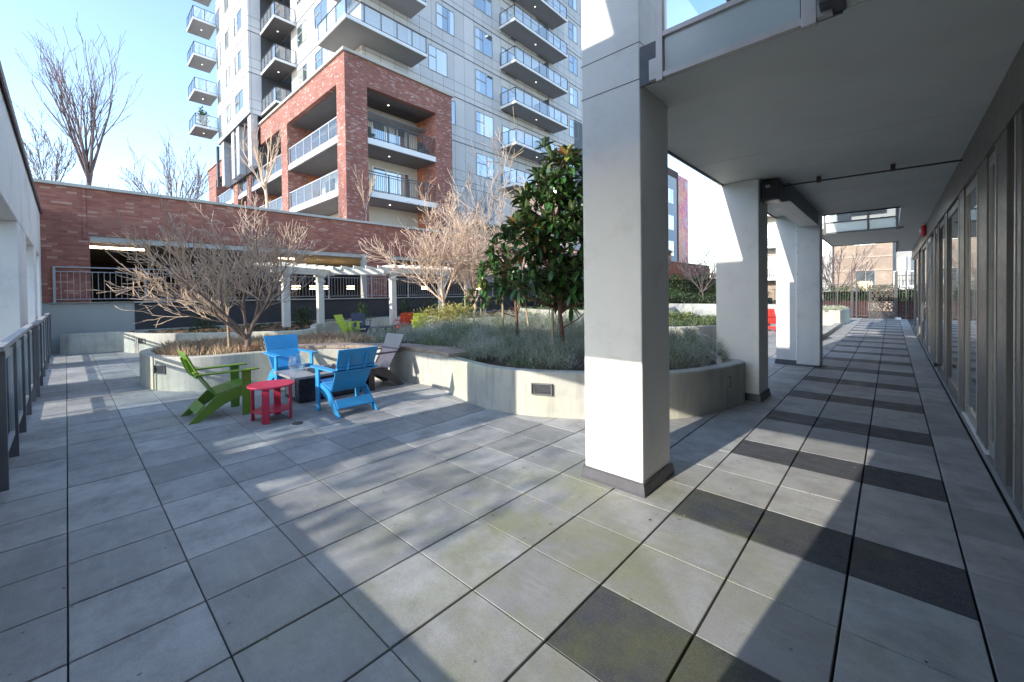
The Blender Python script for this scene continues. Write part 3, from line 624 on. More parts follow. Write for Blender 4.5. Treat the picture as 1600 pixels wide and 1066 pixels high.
OUT_A=[(-11.6,-1.28),(-10.9,-1.2),(-10.2,-.85),(-9.85,-.3),(-9.7,.5),(-9.4,1.3),(-8.7,2.05),(-7.9,2.55),(-7.1,2.82),(-6.3,2.9),(-5.6,2.72),(-4.85,2.54),(-4.2,2.47),(-3.5,2.6),(-2.73,3.0),(-2.1,3.45),(-1.6,4.0),(-1.28,4.7),(-1.12,5.35),(-1.1,5.8),(-1.5,6.2),(-2.0,7.1),(-2.9,8.3),(-4.4,9.7),(-6.4,11.2),(-9.0,12.3),(-11.4,12.2),(-12.4,10.6),(-12.0,8.3),(-11.2,6.2),(-11.6,4.4),(-12.6,2.6),(-13.3,.9),(-13.2,-.6),(-12.5,-1.2)]
tA,ptsA,innA=planter('curved_planter','long curved concrete planter holding lavender and the near bare tree, with a stone bench cap',OUT_A,.72,.60,vents=[(-10.6,-1.09,.42),(-3.25,2.68,.42),(-1.22,5.0,1.25)])
# bench cap on the bay of planter A
arc=[p for p in spline([(-9.55,1.0),(-9.2,1.6),(-8.7,2.05),(-7.9,2.55),(-7.1,2.82),(-6.3,2.9),(-5.62,2.74)],6,False)]
m=MB(); n=len(arc); nr=[]
for i in range(n):
    a=Vector(arc[max(0,i-1)]); b_=Vector(arc[min(n-1,i+1)]); d=(b_-a).normalized(); nr.append(Vector((-d.y,d.x)))
o1=[Vector(arc[i])-nr[i]*.03 for i in range(n)]; o2=[Vector(arc[i])+nr[i]*.5 for i in range(n)]
i=0
while i<n-1:
    j=min(n-1,i+4); A_=o1[i:j+1]; Bk=o2[i:j+1]; poly=[(p.x,p.y) for p in A_]+[(p.x,p.y) for p in Bk[::-1]]
    k=len(poly); c_=(sum(p[0] for p in poly)/k,sum(p[1] for p in poly)/k); poly=[(c_[0]+(x-c_[0])*.992,c_[1]+(y-c_[1])*.992) for x,y in poly]
    m.prism(poly[::-1] if area2(poly)<0 else poly,.721,.80+.006*R.random()); i=j
ba=tuple(tA.location); m.build('bench_cap',STONE,tA,ba,bevel=.01)
tB,ptsB,innB=planter('curved_planter','pale curved concrete planter along the charcoal wall under the pergola',[(-21.2,-.98),(-20.3,-1.05),(-19.3,-.85),(-18.2,-.3),(-17.2,.6),(-16.2,1.8),(-15.4,2.9),(-15.3,3.7),(-16.0,4.3),(-17.5,4.9),(-19.0,5.9),(-19.9,7.6),(-20.2,9.6),(-19.7,11.5),(-18.2,12.6),(-16.6,12.4),(-15.4,12.0),(-14.6,13.0),(-15.0,15.4),(-16.6,17.5),(-18.0,20.0),(-21.2,20.5)],.72,.58,vents=[(-18.75,-.62,.5)])
tC,ptsC,innC=planter('curved_planter','low concrete planter with a yellow-green shrub seen in the gap beside the nearest column',[(-8.4,12.9),(-6.6,12.2),(-5.0,12.2),(-3.9,13.6),(-3.2,15.4),(-3.6,17.4),(-5.4,18.6),(-7.8,17.2),(-8.8,15)],.72,.58,vents=[(-5.35,12.12,.1)])
tD,ptsD,innD=planter('curved_planter','sunlit low concrete planter wall behind the magnolias',[(-20.3,21.2),(-17.0,18.6),(-14.0,18.0),(-11.5,19.4),(-9.5,22.0),(-11,27.5),(-16,28),(-20.6,26)],.95,.75)
tE,ptsE,innE=planter('corner_planter','angular concrete planter with grey foliage beside the far gate',[(-3.1,26.2),(-1.22,26.2),(-1.05,30.5),(-3.1,30.5)],.85,.7,smoothed=False,group='angular planters near the gate')
m=MB(); m.box(-1.42,-1.16,17.4,26.1,0,.18); m.box(-1.9,-1.16,16.9,17.4,0,.78); tag(m.build('planter_kerb',CONC,None,(-1.3,21,0),bevel=.01),'pale concrete kerb and stub wall leading towards the gate','kerb')
m=MB(); m.box(-16,-3.0,26.5,26.8,0,1.15); tag(m.build('retaining_wall',LOWG,None,(-9,26.6,0)),'long low grey retaining wall below the dark hedge','wall')
m=MB(); m.add([(-20.8,26.9,1.05),(-3.0,26.9,1.05),(-3.0,60,1.05),(-20.8,60,1.05)],[(0,1,2,3)]); m.box(-20.8,-3.05,26.82,26.9,.0,1.0)
tag(m.build('terrace_ground',SOIL),kind='structure')
# ------------------------------------------------------------------ pergola
def pergola():
    bs_=(-17.8,7,0); t=thing('pergola','grey stained timber pergola on square posts over the far seating circle','pergola',bs_)
    posts=[(-17.9,3.85,2.95),(-19.0,5.72,2.95),(-17.4,8.6,3.05),(-17.2,11.45,3.05)]
    for x,y,zt in posts:
        m=MB(); rbox(m,x,y,.27,.27,.5,zt); o=m.build('post',PERG,t,bs_,bevel=.012)
        c=MB(); rbox(c,x,y,.36,.36,zt-.32,zt-.24); rbox(c,x,y,.42,.42,zt-.06,zt-.002); c.build('capital',PERG,o,bs_)
    def beam(a,b_,z,ext=.6):
        a=Vector((*a,z)); b_=Vector((*b_,z)); d=(b_-a).normalized(); 
        for s_ in (-.12,.12):
            nrm=Vector((-d.y,d.x,0)); MB().bar(a-d*ext+nrm*s_,b_+d*ext+nrm*s_,.06,.28).build('beam',PERG,t,bs_,bevel=.006)
    beam((-17.9,3.85),(-19.0,5.72),3.1,.9); beam((-17.4,8.6),(-17.2,11.45),3.2,.55); beam((-19.2,6.3),(-17.45,8.2),3.14,.0)
    rr=random.Random(5)
    def raft(a,b_,n,z):
        a=Vector((*a,z)); b_=Vector((*b_,z)); d=(b_-a).normalized(); nrm=Vector((-d.y,d.x,0))
        for k in range(n):
            p=a+(b_-a)*(k/(n-1)); MB().bar(p-nrm*.75,p+nrm*.75,.055,.13).build('rafter',PERG,t,bs_)
    raft((-17.6,3.2),(-19.3,6.2),7,3.30); raft((-19.1,6.5),(-17.5,8.1),5,3.33); raft((-17.4,8.4),(-17.15,11.9),8,3.40)
pergola()
# ------------------------------------------------------------------ furniture
def make_chair(label,m_,loc,rz,m2=None,group='slatted lounge chairs around the fire table'):
    t=thing('lounge_chair',label,'chair',(0,0,0),group)
    m2=m2 or m_
    for s_ in (-1,1):
        m=MB(); y=s_*.325; m.sideprism([(0,0),(.13,0),(.47,.22),(.74,.335),(.74,.48),(.36,.375)],y-.014,y+.014); m.build('side_frame',m_,t,bevel=.004)
        m=MB(); y=s_*.355; m.box(.72,.855,y-.015,y+.015,0,.738); m.build('front_leg',m_,t,bevel=.004)
        m=MB(); a=s_*.285; b_=s_*.43; m.prism([(.10,a+s_*.02),(.10,b_-s_*.03),(.88,b_+s_*.01),(.975,b_-s_*.03),(.975,a+s_*.01),(.6,a)] if s_<0 else [(.10,a+.02),(.6,a),(.975,a+.01),(.975,b_-.03),(.88,b_+.01),(.10,b_-.03)],.739,.763); m.build('armrest',m_,t,bevel=.004)
    m=MB()
    def sl(a,b_,w,th=.022):
        mid=[(a[0]+b_[0])/2,(a[1]+b_[1])/2]; L=math.dist(a,b_); d=((b_[0]-a[0])/L,(b_[1]-a[1])/L); nn=(-d[1]*th/2,d[0]*th/2)
        m.sideprism([(a[0]-nn[0],a[1]-nn[1]),(b_[0]-nn[0],b_[1]-nn[1]),(b_[0]+nn[0],b_[1]+nn[1]),(a[0]+nn[0],a[1]+nn[1])],-w/2,w/2)
    sl((.37,.392),(.60,.452),.62); sl((.607,.454),(.84,.505),.62); sl((.845,.50),(.85,.40),.68); m.build('seat',m_,t,bevel=.004)
    m=MB()
    # back panels, tapered: wider at the top
    def panel(a,b_,wa,wb,th=.022):
        L=math.dist(a,b_); d=((b_[0]-a[0])/L,(b_[1]-a[1])/L); nn=(-d[1]*th/2,d[0]*th/2)
        vs=[]
        for (p,w) in ((a,wa),(b_,wb)):
            for sy in (-1,1):
                for sn in (-1,1): vs.append((p[0]+nn[0]*sn,sy*w/2,p[1]+nn[1]*sn))
        m.add(vs,[(0,1,3,2),(4,6,7,5),(0,4,5,1),(2,3,7,6),(0,2,6,4),(1,5,7,3)])
    panel((.40,.36),(.125,.80),.58,.655); m.build('backrest',m2,t,bevel=.004)
    m=MB(); panel((.121,.806),(-.01,1.10),.656,.69); m.build('headrest',m_ if m2 is m_ else HEADP,t,bevel=.004)
    m=MB()
    for s_ in (-1,1): m=MB(); m.sideprism([(.16,.66),(.105,.70),(.035,.84),(-.015,1.0),(.025,1.0),(.115,.80)],s_*.15-.011,s_*.15+.011); m.build('back_gusset',m_,t,bevel=.003)
    m=MB(); m.bar((.115,-.325,.775),(.115,.325,.775),.05,.03); m.bar((.13,-.36,.725),(.13,.36,.725),.06,.022); m.build('back_batten',m_,t,bevel=.003)
    m=MB(); sl((.11,.125),(.22,.25),.62); m.build('rear_stretcher',m_,t,bevel=.003)
    t.location=loc; t.rotation_euler=(0,0,rz); return t
HEADP=mat('sunlit_headrest',(.3,.29,.3),.4,.05)  # sunlight on the black chair's headrest, put into its colour
BLKB=mat('sunlit_backrest',(.09,.085,.11),.35,.05)  # black back greyed to carry the sun falling on it
make_chair('olive green lounge chair seen from the side, left of the red side table',GREEN,(-7.5,-1.17,0),math.pi/2)
make_chair('bright blue lounge chair with its back to the camera, beside the red side table',BLUE,(-5.66,.86,0),math.pi)
make_chair('bright blue lounge chair facing the camera beyond the fire table',BLUE,(-9.32,.86,0),0)
make_chair('black lounge chair with sunlight painted grey on its back, seen side-on right of the blue chairs',BLACK,(-7.42,2.62,0),-math.pi/2,BLKB)
fg='lounge chairs in the far seating circle'
make_chair('lime lounge chair facing right in the far seating circle, leftmost under the pergola',LIME,(-18.0,6.1,0),math.radians(35),group=fg)
make_chair('dark navy lounge chair facing the camera in the far seating circle',NAVY,(-18.9,7.5,0),math.radians(-10),group=fg)
make_chair('red lounge chair in the far seating circle, left of a lime one',REDC,(-16.6,8.9,0),math.radians(170),group=fg)
make_chair('lime lounge chair seen from behind, immediately right of the red one in the far circle',LIME,(-15.6,9.0,0),math.radians(150),group=fg)
rg='red lounge chairs beyond the columns'
make_chair('red lounge chair partly seen between the middle and far columns',REDC,(-3.6,20.6,0),math.radians(70),group=rg)
make_chair('red lounge chair peeping out to the right of the far column',REDC,(-2.05,19.8,0),math.radians(110),group=rg)
def side_table():
    t=thing('side_table','round cherry red side table with flat board legs and a lower shelf','table',(-6.5,-.2,0)); b_=(-6.5,-.2,0)
    c=[(-6.5+.335*math.cos(a*math.pi/24),-.2+.335*math.sin(a*math.pi/24)) for a in range(48)]
    m=MB(); m.prism(c,.545,.572); m.build('tabletop',RED,t,b_,bevel=.006)
    c=[(-6.5+.27*math.cos(a*math.pi/24),-.2+.27*math.sin(a*math.pi/24)) for a in range(48)]
    m=MB(); m.prism(c,.15,.172); m.build('shelf',RED,t,b_,bevel=.005)
    for k in range(4):
        a=math.radians(-34+90*k); x=-6.5+.275*math.cos(a); y=-.2+.275*math.sin(a); d=Vector((-math.sin(a),math.cos(a),0))*.052
        m=MB(); m.bar((x,y,0),(x,y,.544),.025,.105,up=(d.x,d.y,0)); m.build('leg',RED,t,b_,bevel=.004)
side_table()
def fire_table():
    b_=(-7.5,1.15,0); t=thing('fire_table','dark rectangular gas fire table with a grey stone top, black pebbles and glass shades','fire table',b_)
    m=MB(); m.box(-7.86,-7.12,.44,1.88,.03,.47); m.box(-7.82,-7.16,.48,1.84,0,.03); m.build('base',mat('navy_base',(.012,.013,.03),.3,.1),t,b_,bevel=.008)
    m=MB(); m.box(-7.78,-7.3,.432,.44,.09,.4); m.build('access_door',mat('steel_door',(.4,.38,.36),.35,.1,metal=.6),t,b_)
    m=MB(); m.box(-8.0,-6.98,.30,.92,.471,.515); m.box(-8.0,-6.98,1.4,2.02,.471,.515); m.box(-8.0,-7.68,.92,1.4,.471,.5149); m.box(-7.3,-6.98,.92,1.4,.471,.5149); m.build('stone_top',mat('grey_granite',(.3,.3,.31),.3,.25,25),t,b_,bevel=.004)
    m=MB(); m.box(-7.68,-7.3,.92,1.4,.472,.49); m.build('burner_tray',DARKMETAL,t,b_)
    m=MB(); rr=random.Random(2)
    for k in range(170):
        x=rr.uniform(-7.8,-7.2); y=rr.uniform(.72,1.5); r=rr.uniform(.018,.034)
        vs=[]; 
        for a in range(6):
            an=a*math.pi/3+rr.random(); vs.append((x+r*math.cos(an),y+r*math.sin(an),.522+rr.uniform(0,.01)))
        vs+= [(x,y,.522+r*.9)]; m.add(vs,[(i_,(i_+1)%6,6) for i_ in range(6)])
    m.build('pebbles',mat('black_pebble',(.03,.03,.035),.25,.4,20),t,b_)
    for (x,y) in ((-7.72,.62),(-7.35,1.55)):
        prof=[(.1,.517),(.145,.6),(.15,.7),(.12,.79),(.125,.82)]; m=MB(); n=20
        vs=[(x+r*math.cos(2*math.pi*j/n),y+r*math.sin(2*math.pi*j/n),z) for r,z in prof for j in range(n)]
        m.add(vs,[(i_*n+j,i_*n+(j+1)%n,(i_+1)*n+(j+1)%n,(i_+1)*n+j) for i_ in range(4) for j in range(n)]); m.build('glass_shade',SHEET,t,b_,smooth=True)
fire_table()
t=thing('low_table','small dark low table in the far seating circle','table',(-17.3,7.9,0)); m=MB(); m.box(-17.7,-16.9,7.4,8.4,.42,.46); m.build('tabletop',NAVY,t,(-17.3,7.9,0)); 
for x,y in ((-17.6,7.5),(-17,7.5),(-17.6,8.3),(-17,8.3)): m=MB(); rbox(m,x,y,.08,.08,0,.42); m.build('leg',NAVY,t,(-17.3,7.9,0))
# drain cover on the paving under the side table and a scrap of litter
m=MB(); m.tube([(-5.93,-.02,.001),(-5.93,-.02,.012)],.075,20); tag(m.build('drain_cover',DARKMETAL,None,(-5.93,-.02,0)),'small round dark drain cover beside the red side table','drain')
# ------------------------------------------------------------------ bare trees
def grow(mb,p,d,L,r,lv,rr,P_):
    n=P_.get('seg',4); pts=[p]; rad=[r]; cur=p; dd=d.normalized(); taper=P_['taper'][lv]
    for i in range(n):
        dd=(dd+Vector((rr.gauss(0,1),rr.gauss(0,1),rr.gauss(0,1)))*P_['wob'][lv]+Vector((0,0,1))*P_['up'][lv]).normalized()
        cur=cur+dd*(L/n); pts.append(cur); rad.append(max(P_['rmin'],r*(1-(1-taper)*(i+1)/n)))
    sides=P_['sides'][lv]; mb.tube(pts,rad,sides,P_['mi'][lv],cap=False)
    if lv+1>=len(P_['num']): return
    k=P_['num'][lv]; k=max(1,int(k+rr.uniform(-.5,.99)))
    for j in range(k):
        t=P_['start'][lv]+(1-P_['start'][lv])*(j+rr.random()*.8)/k; t=min(t,.999); x=t*n; i=int(x); f=x-i
        q=pts[i].lerp(pts[i+1],f); rq=rad[i]*(1-f)+rad[i+1]*f; ax=(pts[i+1]-pts[i]).normalized()
        perp=ax.cross(Vector((rr.gauss(0,1),rr.gauss(0,1),rr.gauss(0,1)))).normalized(); ang=math.radians(rr.uniform(*P_['ang'][lv]))
        nd=ax*math.cos(ang)+perp*math.sin(ang)
        if P_.get('bias'): nd=(nd+Vector(P_['bias'])*.25).normalized()
        grow(mb,q,nd,L*rr.uniform(*P_['len'][lv]),rq*P_['rk'],lv+1,rr,P_)
def bare_tree(name,label,base,height,P_,mats,seed,group=None,trunks=None,tr=.07):
    rr=random.Random(seed); t=thing(name,label,'tree',base,group); m=MB(); tm=MB()
    b_=Vector(base)
    for (d,L,r,off) in trunks:
        p=b_+Vector(off); d=Vector(d).normalized()
        pts=[p]; cur=p; n=4; dd=d
        for i in range(n): dd=(dd+Vector((rr.gauss(0,.05),rr.gauss(0,.05),.03))).normalized(); cur=cur+dd*(L/n); pts.append(cur)
        tm.tube(pts,[r*(1-.35*i/n) for i in range(n+1)],10); r2=r*.65
        for j in range(P_['limbs']):
            a=2*math.pi*(j+rr.random()*.7)/P_['limbs']; ang=math.radians(rr.uniform(*P_['limbang'])); dd2=Vector((math.cos(a)*math.sin(ang),math.sin(a)*math.sin(ang),math.cos(ang)))
            if P_.get('bias'): dd2=(dd2+Vector(P_['bias'])*.45).normalized()
            q=pts[-1] if j<3 else pts[-1].lerp(pts[-2],rr.random()*.8)
            grow(m,q,dd2,height*rr.uniform(*P_['limblen']),r2*.8,0,rr,P_)
    tm.build('trunk',mats[0],t,base,smooth=True); m.build('crown',mats,t,base,smooth=True); return t
FAN=dict(limbs=7,limbang=(10,56),limblen=(.47,.64),num=[5,6,4,2,0],taper=[.45,.45,.5,.55,.6],wob=[.08,.1,.1,.1,.12],up=[.05,.05,.06,.08,.08],sides=[6,5,4,3,3],mi=[0,0,1,1,1],start=[.25,.15,.1,.1,.1],ang=[(18,42),(18,45),(18,48),(20,50),(20,50)],len=[(.5,.78),(.5,.75),(.5,.78),(.4,.75),(.4,.7)],rk=.62,rmin=.0062,bias=(-.27,-.25,.2))
t1=bare_tree('bare_tree','wide spreading bare tree with pale twigs in the near left planter',(-10.2,.42,.58),3.1,FAN,[BARK,BARKP],11,'bare courtyard trees',trunks=[((.05,.05,1),.45,.075,(0,0,0))])
m=MB(); m.tube([(-10.35,.12,.5),(-10.45,.05,3.2)],.03,8); tag(m.build('tree_stake',STAKE,None,(-10.35,.12,.58)),'tall weathered stake leaning beside the near bare tree','stake','tree stakes')
UPF=dict(limbs=7,limbang=(16,62),limblen=(.5,.66),num=[4,5,4,2,0],taper=[.4,.45,.5,.55,.6],wob=[.05,.06,.08,.1,.12],up=[.05,.07,.08,.08,.06],sides=[5,4,3,3,3],mi=[0,1,1,1,1],start=[.2,.15,.1,.1,.1],ang=[(16,38),(18,42),(18,45),(20,50),(20,50)],len=[(.5,.78),(.5,.75),(.5,.75),(.4,.7),(.4,.7)],rk=.62,rmin=.011)
bg='bare courtyard trees'
bare_tree('bare_tree','pale bare tree with a forked stake, standing right of the pergola',(-13.6,8.7,.6),3.9,UPF,[BARKP,BARKP],21,bg,trunks=[((.05,0,1),1.1,.08,(0,0,0))])
bare_tree('bare_tree','pale bare tree between two stakes, just right of the one with the forked stake',(-12.9,9.9,.6),3.6,UPF,[BARKP,BARKP],22,bg,trunks=[((0,0,1),1.0,.06,(0,0,0))])
for k,(x,y,x2,y2,z,l) in enumerate([(-13.35,8.9,-13.25,8.95,1.5,'stub of forked stake at the foot of the pale bare tree by the pergola'),(-13.1,9.6,-13.1,9.6,2.2,'thin pale stake left of the second bare tree right of the pergola'),(-12.65,10.15,-12.65,10.15,2.2,'thin pale stake right of the second bare tree right of the pergola')]):
    m=MB(); m.tube([(x,y,.5),(x2,y2,z)],.035,6); tag(m.build('tree_stake',STAKE,None,(x,y,.58)),l,'stake','tree stakes')
bare_tree('bare_tree','tall bare tree in front of the tower, behind the magnolia top',(-15.2,15.5,1.0),6.8,dict(UPF,num=[5,5,4,3,0],rmin=.012),[BARKP,BARKP],23,bg,trunks=[((0,0,1),1.6,.09,(0,0,0))])
# vase-shaped trees beyond the parkade
VASE=dict(limbs=9,limbang=(10,30),limblen=(.45,.62),num=[5,4,3,0],taper=[.35,.4,.5,.5],wob=[.035,.04,.05,.06],up=[.05,.07,.07,.05],sides=[5,4,3,3],mi=[0,1,1,1],start=[.25,.2,.15,.1],ang=[(12,26),(14,30),(15,32),(15,35)],len=[(.45,.7),(.4,.65),(.4,.6),(.4,.6)],rk=.6,rmin=.016)
sg='bare trees beyond the garage wall'
bare_tree('street_tree','tall vase-shaped bare tree standing against the blue sky on the left',(-42.7,-1.4,4.5),9.6,dict(VASE,limbs=9,limbang=(3,15),limblen=(.5,.66),num=[5,4,2,0],start=[.3,.25,.2,.1],ang=[(10,22),(12,26),(14,28),(14,28)],rmin=.013),[BARKD,BARKD],31,sg,trunks=[((-.02,-.01,1),6.8,.2,(0,0,0))])
bare_tree('street_tree','smaller bare tree left of the tall one against the sky',(-41,-3.3,4.5),5.6,dict(VASE,limbs=7,rmin=.013),[BARKD,BARKD],32,sg,trunks=[((-.03,-.02,1),4.2,.09,(0,0,0))])
bare_tree('street_tree','short twiggy bare tree just right of the tall one against the sky',(-40.5,-.6,4.5),3.4,dict(VASE,limbs=6,rmin=.012),[BARKD,BARKD],33,sg,trunks=[((0,0,1),2.6,.1,(0,0,0))])
bare_tree('street_tree','fine-twigged bare tree above the wall at the foot of the tower left side',(-37,3.2,4.5),7.0,dict(VASE,limbs=9,limbang=(15,42),rmin=.012),[BARKD,BARKD],34,sg,trunks=[((0,0,1),2.2,.12,(0,0,0))])
bare_tree('street_tree','slim bare tree in front of the left face of the brick podium',(-23.9,5.2,4.5),4.2,dict(VASE,rmin=.008,limbs=6,num=[4,3,3,0]),[BARKP,BARKP],35,sg,trunks=[((0,0,1),3.6,.1,(0,0,0))])
bare_tree('street_tree','small bare tree before the corner pier of the brick podium',(-22.6,9.9,5.0),2.6,dict(VASE,rmin=.007,limbs=5,num=[4,3,2,0]),[BARKD,BARKP],36,sg,trunks=[((0,0,1),2.3,.06,(0,0,0))])
bare_tree('street_tree','spreading bare tree rising over the wall in front of the tower windows',(-22.8,19,4.0),7.2,dict(VASE,rmin=.009,limbs=7,limbang=(15,45),num=[4,4,3,0]),[BARKD,BARKD],37,sg,trunks=[((0,0,1),1.6,.1,(0,0,0))])
# ------------------------------------------------------------------ leafy plants
def leaf(mb,p,d,L,w,mi,rr,droop=.15,nseg=3):
    d=d.normalized(); s_=d.cross(Vector((0,0,1))); s_=s_.normalized() if s_.length>.05 else Vector((1,0,0)); up=s_.cross(d)
    prof=[(0,.12),(.35,.95),(.7,.8),(1,.02)]; o=len(mb.v)
    for t,ww in prof:
        c=p+d*(L*t)-Vector((0,0,1))*(droop*L*t*t); mb.v.append(tuple(c-s_*(w*ww/2)+up*(w*.18*ww))); mb.v.append(tuple(c)); mb.v.append(tuple(c+s_*(w*ww/2)+up*(w*.18*ww)))
    for i in range(3):
        for j in range(2): a=o+i*3+j; mb.f.append((a,a+1,a+4,a+3)); mb.m.append(mi)
def magnolia(label,base,blobs,trunkpts,seed,nros,L=.3,stakes=()):
    rr=random.Random(seed); t=thing('magnolia_tree',label,'tree',base,'evergreen magnolias'); m=MB(); lm=MB()
    m.tube(trunkpts,[.055-.04*i/(len(trunkpts)-1) for i in range(len(trunkpts))],8)
    tot=sum(b_[3]*b_[4]*b_[3] for b_ in blobs)
    for (cx,cy,cz,r,h) in blobs:
        n=int(nros*(r*r*h)/tot)
        for k in range(n):
            v=Vector((rr.gauss(0,1),rr.gauss(0,1),rr.gauss(0,1))).normalized(); q=rr.uniform(.45,1)**.5
            p=Vector((cx+v.x*r*q,cy+v.y*r*q,cz+v.z*h*q)); out=(p-Vector((cx,cy,cz-.4*h))).normalized()
            if rr.random()<.25:
                tz=min(trunkpts[-1][2]-.1,max(trunkpts[0][2]+.4,p.z-.5)); 
                for a,b2 in zip(trunkpts,trunkpts[1:]):
                    if a[2]<=tz<=b2[2]: f=(tz-a[2])/(b2[2]-a[2]); q0=Vector(a).lerp(Vector(b2),f); m.tube([q0,q0.lerp(p,.5)+Vector((0,0,-.05)),p],[.018,.012,.007],5); break
            young=rr.random()<.03+(.16 if p.z>cz+h*.5 and cz>4 else 0); kk=rr.randint(7,11)
            for j in range(kk):
                a=2*math.pi*(j*.382*2+rr.random()*.1); el=rr.uniform(-.15,1.1); e1=out.cross(Vector((.3,.5,.8))).normalized(); e2=out.cross(e1)
                d=(e1*math.cos(a)+e2*math.sin(a))*math.cos(el)+out*math.sin(el)+Vector((0,0,.12))
                leaf(lm,p+d*.015,d,L*rr.uniform(.65,1.15),L*.4,1 if young else 0,rr,rr.uniform(0,.3))
    m.build('trunk',BARKR,t,base,smooth=True); lm.build('crown',[LEAF,LEAFY],t,base)
    return t
b0=(-4.45,4.97,.6)
magnolia('large glossy evergreen magnolia left of the nearest column',b0,[(-4.45,4.95,4.45,.6,.6),(-4.6,4.8,4.9,.35,.35),(-4.6,4.75,3.75,.8,.55),(-4.95,4.4,3.2,.6,.4),(-4.3,5.05,3.1,.8,.5),(-5.0,4.2,2.3,.5,.32),(-4.6,4.7,2.5,.5,.3),(-4.05,5.2,2.3,.75,.45),(-4.2,5.2,1.85,.55,.25)],[(-4.45,4.97,.6),(-4.5,4.9,1.6),(-4.55,4.85,2.8),(-4.6,4.85,3.9),(-4.65,4.8,4.8)],41,340)
magnolia('smaller evergreen magnolia between stakes behind the large one',(-6.85,6.15,.6),[(-7.1,6.0,3.1,.5,.5),(-7.25,5.8,2.5,.6,.38),(-6.9,6.1,2.1,.45,.3),(-7.5,5.5,1.95,.45,.25)],[(-6.85,6.15,.6),(-6.9,6.12,1.6),(-6.95,6.1,2.5),(-7.0,6.1,3.2)],42,95,.28)
for k,(x,y,xx,yy,zt,l) in enumerate([(-4.62,4.8,-4.62,4.8,2.3,'brown stake left of the large magnolia trunk'),(-7.15,5.85,-7.15,5.85,1.95,'short stake left of the small magnolia trunk'),(-6.55,6.35,-6.75,6.25,2.3,'leaning stake right of the small magnolia trunk')]):
    m=MB(); m.tube([(x,y,.5),(xx,yy,zt)],.028,6); tag(m.build('tree_stake',STAKE,None,(x,y,.58)),l,'stake','tree stakes')
def tufts(name,polys,soil,density,hgt,mats,seed,bounds,excl=None,width=.0055,stems=44,spread=.17,kind='stuff',hm=None,leafy=True):
    rr=random.Random(seed); m=MB(); x0,x1,y0,y1=bounds; n=int((x1-x0)*(y1-y0)*density)
    for _ in range(n):
        x=rr.uniform(x0,x1); y=rr.uniform(y0,y1)
        if not any(inside((x,y),p) for p in polys): continue
        if excl and excl(x,y): continue
        dist=math.hypot(x-.83,y+2.41); w=width*max(1,dist/9); ns=int(stems*min(1,10/dist)) 
        z=soil; h=hgt*rr.uniform(.75,1.2)*(hm(x,y) if hm else 1); mi0=rr.choice(range(len(mats)))
        for k in range(ns):
            a=rr.random()*6.283; r=spread*math.sqrt(rr.random()); bx,by=x+r*math.cos(a)*.7,y+r*math.sin(a)*.7; lean=r/spread*(.75 if not leafy else 1.15)
            hh=h*rr.uniform(.7,1.1)*(1-.25*lean); dx,dy=math.cos(a)*lean*hh*.7,math.sin(a)*lean*hh*.7
            b=rr.random()*3.14; wx,wy=math.cos(b)*w,math.sin(b)*w; o=len(m.v); mi=mi0 if rr.random()<.8 else rr.randrange(len(mats))
            m.v+= [(bx-wx,by-wy,z),(bx+wx,by+wy,z),(bx+dx*.45+wx,by+dy*.45+wy,z+hh*.6),(bx+dx*.45-wx,by+dy*.45-wy,z+hh*.6),(bx+dx,by+dy,z+hh)]
            m.f+= [(o,o+1,o+2,o+3),(o+3,o+2,o+4)]; m.m+=[mi,mi]
            if leafy:
                for q in range(9):
                    t=rr.uniform(.35,1.0); px,py,pz=bx+dx*t,by+dy*t,z+hh*t; aa=rr.random()*6.283; l=w*rr.uniform(2.4,4.6); ux,uy=math.cos(aa)*l,math.sin(aa)*l
                    o=len(m.v); m.v+=[(px,py,pz-w*.7),(px+ux,py+uy,pz+l*.6),(px+ux*.1,py+uy*.1,pz+w*1.1)]; m.f.append((o,o+1,o+2)); m.m.append(mi)
    o=m.build(name,mats); tag(o,kind=kind); return o
dryex=lambda x,y: not (x<-9.0 and y<3.4 and x<-9.0)
lavex=lambda x,y: (x<-10.6 and y<3.6) or (x<-9.2 and y<2.0) or (math.hypot(x+4.45,y-4.97)<.12)
capz=[(p.x,p.y) for p in o1]+[(p.x,p.y) for p in o2[::-1]]
inA=offset(ptsA,.3)
